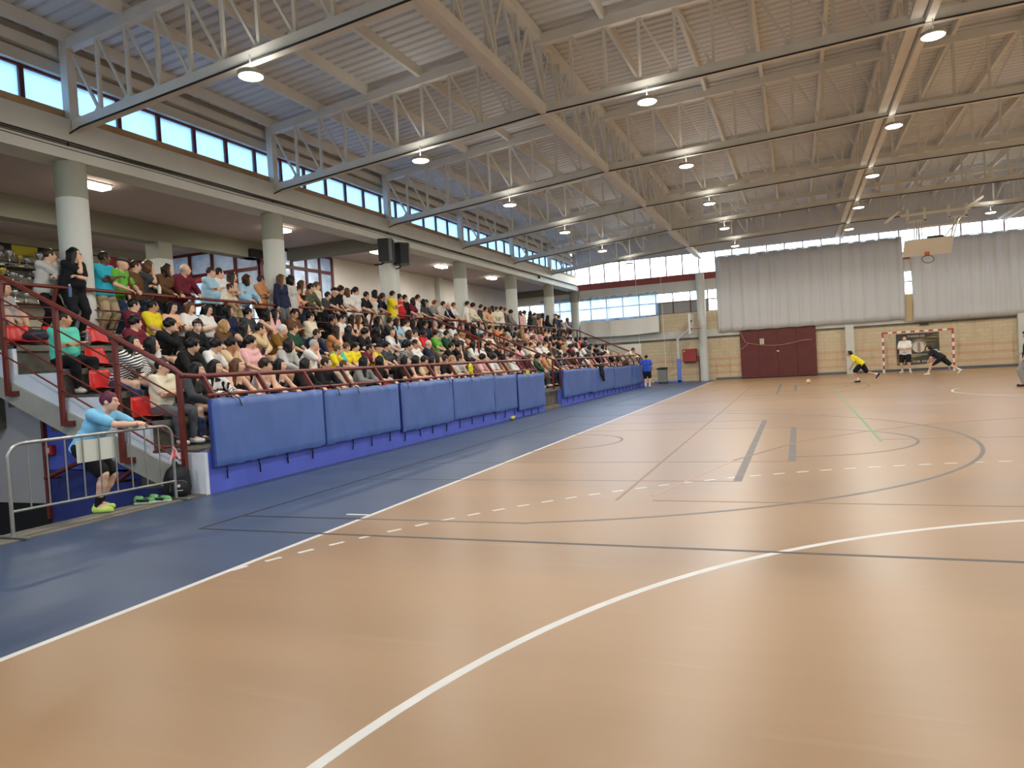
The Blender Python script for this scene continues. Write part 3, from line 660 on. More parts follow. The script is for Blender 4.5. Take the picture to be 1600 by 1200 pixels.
# ---- materials driven by the object's own colour, so copies can share mesh data
def objcol(name, rough, kind='plain'):
    m = bpy.data.materials.new(name); m.use_nodes = True; n = m.node_tree; b = n.nodes['Principled BSDF']; L = n.links
    oi = n.nodes.new('ShaderNodeObjectInfo'); b.inputs['Roughness'].default_value = rough; b.inputs['Specular IOR Level'].default_value = .3
    col = oi.outputs['Color']
    def math_(op, a, b_=None, c=None):
        x = n.nodes.new('ShaderNodeMath'); x.operation = op
        for i, q in enumerate((a, b_, c)):
            if q is None: continue
            if isinstance(q, (int, float)): x.inputs[i].default_value = q
            else: L.new(q, x.inputs[i])
        return x.outputs[0]
    def mix(f, a, rgb):
        x = n.nodes.new('ShaderNodeMix'); x.data_type = 'RGBA'; L.new(f, x.inputs[0]); L.new(a, x.inputs[6])
        if isinstance(rgb, tuple): x.inputs[7].default_value = rgb
        else: L.new(rgb, x.inputs[7])
        return x.outputs[2]
    if kind == 'skin':
        b.inputs['Subsurface Weight'].default_value = 0
        at = n.nodes.new('ShaderNodeAttribute'); at.attribute_name = 'head_pos'; sp = n.nodes.new('ShaderNodeSeparateXYZ'); L.new(at.outputs['Vector'], sp.inputs[0])
        x, y, z = sp.outputs; ay = math_('ABSOLUTE', y); front = math_('GREATER_THAN', x, .045)
        def blob(yc, zc, ry, rz, yy):
            a = math_('DIVIDE', math_('SUBTRACT', yy, yc), ry); c = math_('DIVIDE', math_('SUBTRACT', z, zc), rz)
            d = math_('ADD', math_('MULTIPLY', a, a), math_('MULTIPLY', c, c)); return math_('MULTIPLY', math_('LESS_THAN', d, 1.0), front)
        col = mix(math_('MULTIPLY', blob(0, -.064, .026, .009, y), .7), col, lin(150,70,66))
        col = mix(math_('MULTIPLY', blob(.034, .030, .021, .0055, ay), .8), col, lin(36,26,22))
        col = mix(blob(.033, .006, .0155, .0075, ay), col, lin(226,220,214))
        col = mix(blob(.033, .006, .0075, .0075, ay), col, lin(28,20,18))
    if kind in ('hair', 'cloth'):
        tc = n.nodes.new('ShaderNodeTexCoord'); mp = n.nodes.new('ShaderNodeMapping'); mp.inputs['Scale'].default_value = (60,60,14) if kind == 'hair' else (9,9,9)
        nz = n.nodes.new('ShaderNodeTexNoise'); nz.inputs['Detail'].default_value = 2; nz.inputs['Scale'].default_value = 1
        L.new(tc.outputs['Object'], mp.inputs[0]); L.new(mp.outputs[0], nz.inputs['Vector'])
        bp = n.nodes.new('ShaderNodeBump'); bp.inputs['Strength'].default_value = .5 if kind == 'hair' else .35; bp.inputs['Distance'].default_value = .012
        L.new(nz.outputs['Fac'], bp.inputs['Height']); L.new(bp.outputs[0], b.inputs['Normal'])
    if kind == 'striped':
        tc = n.nodes.new('ShaderNodeTexCoord'); sp = n.nodes.new('ShaderNodeSeparateXYZ'); L.new(tc.outputs['Object'], sp.inputs[0])
        s = math_('SINE', math_('ADD', math_('MULTIPLY', sp.outputs[2], 150), math_('MULTIPLY', math_('ABSOLUTE', sp.outputs[1]), 60)))
        col = mix(math_('GREATER_THAN', s, .1), col, lin(22,22,24))
    if kind == 'patterned':
        tc = n.nodes.new('ShaderNodeTexCoord'); wv = n.nodes.new('ShaderNodeTexWave'); wv.inputs['Scale'].default_value = 5; wv.inputs['Distortion'].default_value = 9; L.new(tc.outputs['Object'], wv.inputs['Vector'])
        col = mix(math_('GREATER_THAN', wv.outputs['Fac'], .62), col, lin(40,38,38))
    L.new(col, b.inputs['Base Color']); return m
M_SKIN = objcol('skin', .5, 'skin'); M_HAIR = objcol('hair', .45, 'hair'); M_CLOTH = objcol('fabric', .85, 'cloth')
M_STRIPE = objcol('striped_fabric', .85, 'striped'); M_PATTERN = objcol('patterned_fabric', .85, 'patterned'); M_SHOE = objcol('shoe_material', .6)

nrm = lambda v: np.asarray(v, float)/max(np.linalg.norm(v), 1e-9)
def ik(a, t, l1, l2, hint):
    a = np.asarray(a, float); t = np.asarray(t, float); d = t-a; L = np.linalg.norm(d); L = min(max(L, abs(l1-l2)+.02), l1+l2-.005); u = nrm(d)
    x = (l1*l1-l2*l2+L*L)/(2*L); hh = math.sqrt(max(l1*l1-x*x, 0)); hv = np.asarray(hint, float); hv = nrm(hv-u*(hv@u))
    return a+u*x+hv*hh, a+u*L
def rot_zy(yaw, pitch, roll=0):
    cy, sy, cp, sp = math.cos(yaw), math.sin(yaw), math.cos(pitch), math.sin(pitch)
    Rz = np.array([[cy,-sy,0],[sy,cy,0],[0,0,1]]); Ry = np.array([[cp,0,sp],[0,1,0],[-sp,0,cp]]); cr, sr = math.cos(roll), math.sin(roll)
    return Rz@Ry@np.array([[1,0,0],[0,cr,-sr],[0,sr,cr]])
class Body:
    """joints in metres, the person faces +x with +y on the left"""
    def __init__(s, sex='m', pelvis=(0,0,.11), lean=0.0, side=0.0, twist=0.0, yaw=0.0, pitch=0.0, hands=None, elbows=None, feet=None, knees=None, fat=1.0, chin=None, curl=.6):
        s.sex = sex; s.fat = fat; s.curl = curl
        s.P = np.array(pelvis, float); up = nrm([math.sin(lean), math.sin(side), math.cos(lean)]); s.up = up
        lat = nrm(np.cross(up, [math.cos(twist), math.sin(twist), 0])); s.fw = np.cross(lat, up); s.lat = lat
        s.hl = nrm(np.cross([0,0,1], [math.cos(twist*.4), math.sin(twist*.4), 0]))
        s.C = s.P+.29*up; s.N = s.P+.50*up; sw = .175 if sex == 'm' else .155
        s.S = {1: s.P+.452*up+lat*sw, -1: s.P+.452*up-lat*sw}
        nd = nrm(up*.55+np.array([0,0,.45])+s.fw*.16); s.H = s.N+nd*.145+s.fw*.015; s.R = rot_zy(yaw, pitch)
        hands = dict(hands); 
        if chin: hands[chin] = s.H+s.R@np.array([.085, -.012*chin, -.125])
        s.E = {}; s.W = {}; s.HD = {}
        for k in (1, -1):
            el = (elbows or {}).get(k, (-.3, k*.8, -.8)); e, wv = ik(s.S[k], hands[k], .285, .25, el); s.E[k] = e; s.W[k] = wv
        s.hip = {k: s.P+s.hl*(.092*k)+np.array([0,0,-.03]) for k in (1,-1)}
        s.K = {}; s.A = {}; s.toe = {}
        for k in (1, -1):
            f = feet[k]; kn = (knees or {}).get(k, (1, k*.15, .3)); kk, aa = ik(s.hip[k], f[:3], .435, .415, kn); s.K[k] = kk; s.A[k] = aa
            ang = f[3] if len(f) > 3 else 0; pt = f[4] if len(f) > 4 else 0
            s.toe[k] = np.array([math.cos(ang)*math.cos(pt), math.sin(ang)*math.cos(pt), math.sin(pt)])
    def torso(s, q, arms=0.0, wide=0.0):
        f = s.fat; m = s.sex == 'm'
        for k in (1, -1):
            q.cone(s.P+s.hl*(.062*k)*f, s.C+s.lat*(.068*k if m else .055*k)*f, .112*f if m else .118*f, (.108 if m else .095)*f, .05)
            q.cone(s.C+s.lat*(.068*k)*f, s.P+.40*s.up+s.lat*(.085*k), (.106 if m else .095)*f, .085, .05)
            q.cone(s.P+.445*s.up+s.lat*(.05*k), s.S[k]-s.lat*(.012*k), .062, .056, .05)
            if not m: q.ell(s.P+.325*s.up+s.lat*(.068*k)+s.fw*.075, (.06,.06,.06), k=.04)
        if f > 1.08: q.ell(s.P+.13*s.up+s.fw*.06, (.15*f,.15*f,.14*f), k=.06)
        q.cone(s.N-s.up*.06, s.N+s.up*.01, .075, .06, .04)
    def arm(s, q, k, frac0=0, frac1=2, r=1.0):
        """frac 0..1 upper arm, 1..2 forearm"""
        pts = [(s.S[k], .054), (s.S[k]*.5+s.E[k]*.5, .046), (s.E[k], .040), (s.E[k]*.6+s.W[k]*.4, .040), (s.W[k], .027)]
        fr = [0, .5, 1, 1.4, 2]
        for (p0, r0), (p1, r1), a, b in zip(pts[:-1], pts[1:], fr[:-1], fr[1:]):
            if a >= frac1: break
            t = min(1, (frac1-a)/(b-a)); q.cone(p0, p0+(p1-p0)*t, r0*r, (r0+(r1-r0)*t)*r, .022)
    def hand(s, q, k):
        d = nrm(s.W[k]-s.E[k]); o = nrm(np.cross(d, [0,0,1])) if abs(d[2]) < .9 else s.fw; nn = np.cross(o, d); 
        if nn[2] > 0 and abs(d[2]) < .9: nn = -nn
        rr = max(.0088, .55*q.h); w0 = s.W[k]
        q.ell(w0+d*.052, (.05,.042,.018+.2*q.h), np.stack([d, o, nn], 1), .02)
        for i, (lat_, ln) in enumerate(((-.03,.066),(-.010,.076),(.010,.072),(.029,.055))):
            b0 = w0+d*.09+o*lat_; b1 = b0+nrm(d+nn*s.curl*.7)*ln*.55; b2 = b1+nrm(d*.5+nn*s.curl*2)*ln*.5
            q.cone(b0, b1, rr, rr*.95, .008); q.cone(b1, b2, rr*.95, rr*.85, .006)
        th = -1 if k > 0 else 1
        t0 = w0+d*.025+o*(.03*th); t1 = t0+nrm(d*.7+o*th*.8+nn*.3)*.04; q.cone(t0, t1, rr*1.2, rr*1.05, .012); q.cone(t1, t1+nrm(d+nn*.5)*.032, rr*1.05, rr*.9, .008)
    def leg(s, q, k, frac=2.0, r=1.0, add=0.0):
        f = 1+(s.fat-1)*.7
        pts = [(s.hip[k], .088*f), (s.hip[k]*.5+s.K[k]*.5, .076*f), (s.K[k], .055), (s.K[k]*.68+s.A[k]*.32, .054), (s.A[k], .034)]; fr = [0, .5, 1, 1.32, 2]
        for (p0, r0), (p1, r1), a, b in zip(pts[:-1], pts[1:], fr[:-1], fr[1:]):
            if a >= frac: break
            t = min(1, (frac-a)/(b-a)); q.cone(p0, p0+(p1-p0)*t, r0*r+add, (r0+(r1-r0)*t)*r+add, .025)
    def head(s, q):
        H, R = s.H, s.R; L = lambda x, y, z: H+R@np.array([x, y, z])
        q.cone(s.N-s.up*.03, L(-.02,0,-.05), .058 if s.sex == 'm' else .049, .05, .03)
        q.ell(L(-.012,0,.022), (.097,.076,.098), R, .03); q.ell(L(.03,0,-.045), (.066,.058,.072), R, .03)
        q.ell(L(.055,0,-.088), (.026,.026,.02), R, .02)
        q.cone(L(.082,0,.012), L(.108,0,-.026), .010, .0155, .012)
        q.cone(L(.078,.034,.028), L(.085,0,.026), .012, .012, .012); q.cone(L(.078,-.034,.028), L(.085,0,.026), .012, .012, .012)
        q.ell(L(.083,0,-.062), (.016,.026,.012), R, .012)
        for k in (1,-1): q.ell(L(-.012,.076*k,-.004), (.024,.012,.034), R, .01); q.ell(L(.05,.036*k,-.02), (.03,.024,.024), R, .025)
    def skin(s, h, name='person'):
        q = SDF(h); s.torso(q)
        for k in (1,-1): s.arm(q, k); s.hand(q, k); s.leg(q, k); q.cone(s.A[k], s.A[k]+s.toe[k]*.10-np.array([0,0,.03]), .034, .03, .02)
        s.head(q); me = q.mesh(name)
        n = len(me.vertices); co = np.empty(n*3, np.float32); me.vertices.foreach_get('co', co); co = co.reshape(-1, 3)
        a = me.attributes.new('head_pos', 'FLOAT_VECTOR', 'POINT'); a.data.foreach_set('vector', ((co-s.H)@s.R).astype(np.float32).ravel())
        me.materials.append(M_SKIN); return me
    def top(s, h, style, m=None):
        q = SDF(h); s.torso(q)
        if style == 'tank':
            me = q.mesh('top', .012, [(s.P-.07*s.up, -s.up), (s.P+.40*s.up, s.up*.9+s.fw*.35)], [(s.S[1]+s.lat*.03, .075), (s.S[-1]-s.lat*.03, .075)], .002)
        else:
            for k in (1,-1):
                s.arm(q, k, 0, .72 if style == 'tee' else 1.93, 1.16 if style == 'tee' else 1.1)
            if s.P[2] > .5:
                for k in (1,-1): q.cone(s.P+s.hl*(.07*k)*s.fat+.10*s.up, s.P+s.hl*(.078*k)*s.fat-.10*s.up, .118*s.fat, .128*s.fat, .05)
            cuts = [(s.P-(.09 if style != 'crop' else 0)*s.up, -s.up)]
            me = q.mesh('top', .016 if style == 'tee' else .018, cuts, [(s.N+s.up*.055+s.fw*.03, .078)], .0045)
        me.materials.append(m or M_CLOTH); return me
    def bottoms(s, h, style):
        q = SDF(h)
        for k in (1,-1):
            q.cone(s.P+s.hl*(.062*k)*s.fat, s.P+s.hl*(.062*k)*s.fat+.06*s.up, .112*s.fat, .10*s.fat, .05)
            if style == 'shorts': s.leg(q, k, .86, 1.18, .012)
            else: s.leg(q, k, 1.93, 1.12, .004)
        me = q.mesh('shorts' if style == 'shorts' else 'trousers', .010, [(s.P+.075*s.up, s.up)], wrinkle=.0025); me.materials.append(M_CLOTH); return me
    def shoe(s, k, h):
        q = SDF(h); t = s.toe[k]; a = s.A[k]; dn = -nrm(np.array([0,0,1])-t*t[2]); 
        q.cone(a+dn*.048-t*.03, a+dn*.052+t*.15, .038, .034, .02); q.cone(a+dn*.02-t*.02, a+dn*.045+t*.07, .042, .034, .03); q.cone(a+dn*.052+t*.08, a+dn*.055+t*.145, .042, .036, .02)
        pl = a+dn*.078
        me = q.mesh('shoe', 0, [(pl, dn), (a-dn*.03, -dn)]); me.materials.append(M_SHOE); return me
    def sock(s, k, h, up=.16):
        q = SDF(h); q.cone(s.A[k]+nrm(s.K[k]-s.A[k])*up, s.A[k], .044, .040, .02); me = q.mesh('sock', .0, [(s.A[k]+nrm(s.K[k]-s.A[k])*up, nrm(s.K[k]-s.A[k]))]); me.materials.append(M_CLOTH); return me
    def headmat(s):
        M = Matrix.Identity(4)
        for i in range(3):
            for j in range(3): M[i][j] = s.R[i][j]
            M[i][3] = s.H[i]
        return M

# ---- hair and hats, in head coordinates
HAIR = {}
def hair_mesh(style, h=.011):
    if style in HAIR: return HAIR[style]
    q = SDF(h); nm = 'hair'
    K = lambda fx, fz, low=-9: (lambda X, Y, Z: np.maximum(-np.maximum(fx-X, Z-fz), low-Z)+0*Y)
    R = np.eye(3)
    if style == 'short':
        q.ell((-.014,0,.028), (.106,.085,.103)); me = q.mesh(nm, 0, keep=lambda X,Y,Z: np.maximum(-np.maximum(.048-X, Z-.066), -.02-Z-.5*np.maximum(-X, 0))+0*Y, wrinkle=.002)
    elif style == 'crop':
        q.ell((-.014,0,.026), (.101,.080,.098)); me = q.mesh(nm, 0, keep=lambda X,Y,Z: np.maximum(-np.maximum(.045-X, Z-.075), -.005-Z-.4*np.maximum(-X, 0))+0*Y, wrinkle=.001)
    elif style == 'mop':
        q.ell((-.016,0,.036), (.118,.100,.108)); q.ell((.035,0,.075), (.075,.082,.045), None, .03)
        me = q.mesh(nm, 0, keep=lambda X,Y,Z: np.maximum(-np.maximum(.045-X, Z-.055), -.02-Z-.5*np.maximum(-X, 0))+0*Y, wrinkle=.006)
    elif style == 'curly':
        q.ell((-.02,0,.02), (.125,.118,.125)); q.ell((-.04,0,-.07), (.09,.11,.09), None, .04); me = q.mesh(nm, 0, keep=K(.035, .07, -.15), wrinkle=.009)
    elif style in ('bob', 'long', 'pony'):
        q.ell((-.018,0,.028), (.110,.091,.106))
        if style == 'bob':
            for k in (1,-1): q.cone((-.02,.068*k,0), (-.015,.075*k,-.125), .045, .04, .03)
            q.cone((-.075,0,.0), (-.075,0,-.13), .06, .055, .05)
        if style == 'long':
            q.cone((-.07,0,.0), (-.10,0,-.36), .07, .055, .05)
            for k in (1,-1): q.cone((-.03,.066*k,0), (-.06,.085*k,-.30), .045, .04, .04)
        if style == 'pony':
            q.cone((-.11,0,.03), (-.16,0,-.02), .035, .042, .02); q.cone((-.16,0,-.02), (-.15,0,-.20), .042, .022, .03)
        me = q.mesh(nm, 0, keep=K(.03, .07), wrinkle=.004) if style != 'pony' else q.mesh(nm, 0, keep=lambda X,Y,Z: np.maximum(-np.maximum(.045-X, Z-.07), -.04-Z-3*np.maximum(-.06-X, 0))+0*Y, wrinkle=.002)
    elif style == 'bald':
        q.ell((-.014,0,.015), (.102,.083,.09)); me = q.mesh(nm, 0, keep=lambda X,Y,Z: np.maximum(np.maximum(Z-.03, -.045-Z), X)+0*Y)
    elif style == 'cap':
        q.ell((-.012,0,.035), (.112,.092,.100)); q.ell((.12,0,.045), (.075,.065,.014), rot_zy(0,.15), .015); nm = 'cap'
        me = q.mesh(nm, 0, keep=lambda X,Y,Z: .028-Z+0*X+0*Y)
    elif style == 'flatcap':
        q.ell((.0,0,.075), (.122,.098,.045), rot_zy(0,.12)); q.ell((.10,0,.058), (.05,.06,.012), rot_zy(0,.3), .02); nm = 'flat_cap'
        me = q.mesh(nm, 0)
    me.materials.append(M_HAIR if nm == 'hair' else M_CLOTH); HAIR[style] = me; return me

_g = MB()
for k in (1,-1):
    _g.tube([(.104, .034*k+.021*math.cos(a), .004+.016*math.sin(a)) for a in [2*math.pi*i/12 for i in range(13)]], .0022, 4, False); _g.tube([(.104,.055*k,.006), (.0,.082*k,.006)], .0022, 4)
_g.tube([(.104,.013,.008), (.108,0,.010), (.104,-.013,.008)], .0022, 4)
GLASSES = _g.mesh('glasses', M_BLACK)
# ---- pose library
PO = {}
def sit(**k):
    d = dict(pelvis=(0,0,.13), hands={1:(.36,.09,.22), -1:(.36,-.09,.22)}, feet={1:(.43,.12,-.34,.15), -1:(.41,-.12,-.34,-.15)}, knees={1:(.6,.2,1), -1:(.6,-.2,1)})
    d.update(k); return d
def stand(**k):
    d = dict(pelvis=(0,0,.90), hands={1:(.08,.25,.80), -1:(.08,-.25,.80)}, feet={1:(-.02,.11,.09,.2), -1:(-.05,-.11,.09,-.2)}, knees={1:(1,.1,0), -1:(1,-.1,0)}, elbows={1:(-1,.5,0), -1:(-1,-.5,0)})
    d.update(k); return d
Y1_, Y2_ = math.radians(28), math.radians(58)
POSES = {
 'lap':    lambda y: sit(lean=.08, yaw=y, pitch=.06),
 'leanf':  lambda y: sit(lean=.50, yaw=y, pitch=.10, hands={1:(.52,.06,.20), -1:(.52,-.06,.20)}, elbows={1:(0,.9,-.6), -1:(0,-.9,-.6)}),
 'chin':   lambda y: sit(lean=.42, yaw=y, pitch=.05, chin=-1, hands={1:(.42,.0,.22)}, elbows={1:(0,.9,-.6), -1:(.4,-.35,-1)}),
 'cross':  lambda y: sit(lean=.02, yaw=y, pitch=.02, hands={1:(.235,-.11,.36), -1:(.245,.10,.38)}, elbows={1:(0,.7,-1), -1:(0,-.7,-1)}),
 'back':   lambda y: sit(lean=-.12, yaw=y, pitch=.02, hands={1:(.30,.16,.20), -1:(.30,-.16,.20)}),
 'phone':  lambda y: sit(lean=.16, yaw=y*.3, pitch=.40, hands={1:(.34,.04,.38), -1:(.34,-.05,.38)}, elbows={1:(-.1,.6,-1), -1:(-.1,-.6,-1)}),
 'rail':   lambda y: sit(lean=.36, yaw=y, pitch=.04, hands={1:(.50,.12,.26), -1:(.46,-.06,.28)}, elbows={1:(-.2,.9,-.6), -1:(-.2,-.9,-.6)}),
 'face':   lambda y: sit(lean=.30, yaw=-y, pitch=.06, hands={1:(.46,.06,.20), -1:(.46,-.06,.20)}),
 'st':     lambda y: stand(lean=.04, yaw=y, pitch=.04),
 'lean':   lambda y: stand(pelvis=(-.10,0,.87), lean=.42, yaw=y, pitch=.02, hands={1:(.37,.13,.93), -1:(.36,-.12,.93)}, feet={1:(-.16,.12,.09,.2), -1:(-.24,-.12,.09,-.2)}, elbows={1:(-.3,.9,-.5), -1:(-.3,-.9,-.5)}),
 'mouth':  lambda y: stand(pelvis=(-.04,0,.88), lean=.18, yaw=y, pitch=.04, chin=-1, hands={1:(.24,-.10,1.08)}, elbows={1:(0,.8,-.8), -1:(.5,-.5,-1)}),
 'arms':   lambda y: stand(lean=.06, yaw=y, pitch=.04, hands={1:(.235,-.11,1.15), -1:(.245,.10,1.17)}, elbows={1:(0,.7,-1), -1:(0,-.7,-1)}),
}
BODY = {}; PART = {}
def get_body(pose, sex, yv, fat):
    key = (pose, sex, yv, fat)
    if key not in BODY:
        b = Body(sex=sex, fat=fat, **POSES[pose]((Y1_, Y2_)[yv])); BODY[key] = b
    return BODY[key], key
def part(key, name, fn):
    if (key, name) not in PART: PART[(key, name)] = fn()
    return PART[(key, name)]
def child(name, me, root, colr, M=None):
    o = link(name, me, root); o.color = colr
    if M is not None: o.matrix_local = M
    return o
SKINS = {'l': (222,178,150), 'p': (236,200,178), 't': (196,146,112), 'd': (110,76,58), 'm': (168,120,90)}
CN = {'black':(22,22,24), 'navy':(30,36,62), 'white':(226,224,218), 'grey':(132,132,130), 'light grey':(186,184,178), 'dark grey':(62,64,66), 'green':(98,172,62), 'maroon':(104,28,44),
      'red':(204,36,44), 'yellow':(228,206,36), 'beige':(210,184,144), 'tan':(200,138,92), 'brown':(98,68,42), 'olive':(88,88,68), 'turquoise':(48,168,192), 'light blue':(158,196,218),
      'blue':(44,62,140), 'pink':(230,176,176), 'peach':(230,166,132), 'cream':(224,214,186), 'teal':(90,196,170), 'ochre':(124,90,34), 'dark green':(30,72,48), 'purple':(92,52,92), 'orange':(210,120,60), 'dark brown':(52,36,28)}
HC = {'k':(18,15,14), 'b':(48,32,22), 'n':(92,62,38), 'l':(168,130,82), 'g':(170,166,160), 'r':(110,50,30), 'w':(210,206,198)}
HN = {'k':'black', 'b':'dark', 'n':'brown', 'l':'fair', 'g':'grey', 'r':'reddish', 'w':'white'}
HS = {'short':'short {} hair', 'crop':'cropped {} hair', 'mop':'thick {} hair', 'curly':'curly {} hair', 'bob':'chin-length {} hair', 'long':'long {} hair', 'pony':'{} hair tied back', 'bald':'bald head', 'cap':'a {} cap', 'flatcap':'a {} flat cap'}
BOT = [('black','black'), ('blue jeans',(58,72,104)), ('black','black'), ('grey',(96,98,100)), ('beige',(176,156,122)), ('dark jeans',(38,46,66))]
def put_person(x, y, z, rz, pose, sex, hair, hc, style, topc, skin='l', scale=1.0, yv=0, fat=1.0, bot=0, pat=None, h=.0145, label='', group=None, shoes=True, glasses=False):
    b, key = get_body(pose, sex, yv, fat)
    root = link('person', part(key, 'skin', lambda: b.skin(h)), None, (x, y, z)); root.rotation_euler = (0, 0, rz); root.scale = (scale,)*3; root.color = lin(*SKINS[skin])
    child('hair' if hair not in ('cap', 'flatcap') else 'cap', hair_mesh(hair), root, lin(*(HC[hc] if hair not in ('cap', 'flatcap') else CN.get(hc, HC.get(hc, (30,30,30))))), b.headmat())
    st = {'t':'tee', 'l':'long', 'k':'tank'}[style]
    pm = {None: M_CLOTH, 's': M_STRIPE, 'p': M_PATTERN}[pat]
    child('top', part(key, st+str(pat), lambda: b.top(.016, st, pm)), root, lin(*CN[topc]))
    bc = BOT[bot][1]; child('trousers', part(key, 'tr', lambda: b.bottoms(.02, 'long')), root, lin(*(CN[bc] if isinstance(bc, str) else bc)))
    if shoes:
        for k in (1, -1): child('shoe', part(key, 'shoe%d' % k, lambda: b.shoe(k, .016)), root, lin(*random.choice(((220,220,216), (30,30,32), (210,208,200), (70,60,54)))))
    if glasses: child('glasses', GLASSES, root, (0,0,0,1), b.headmat())
    tag(root, label, 'person', group); return root

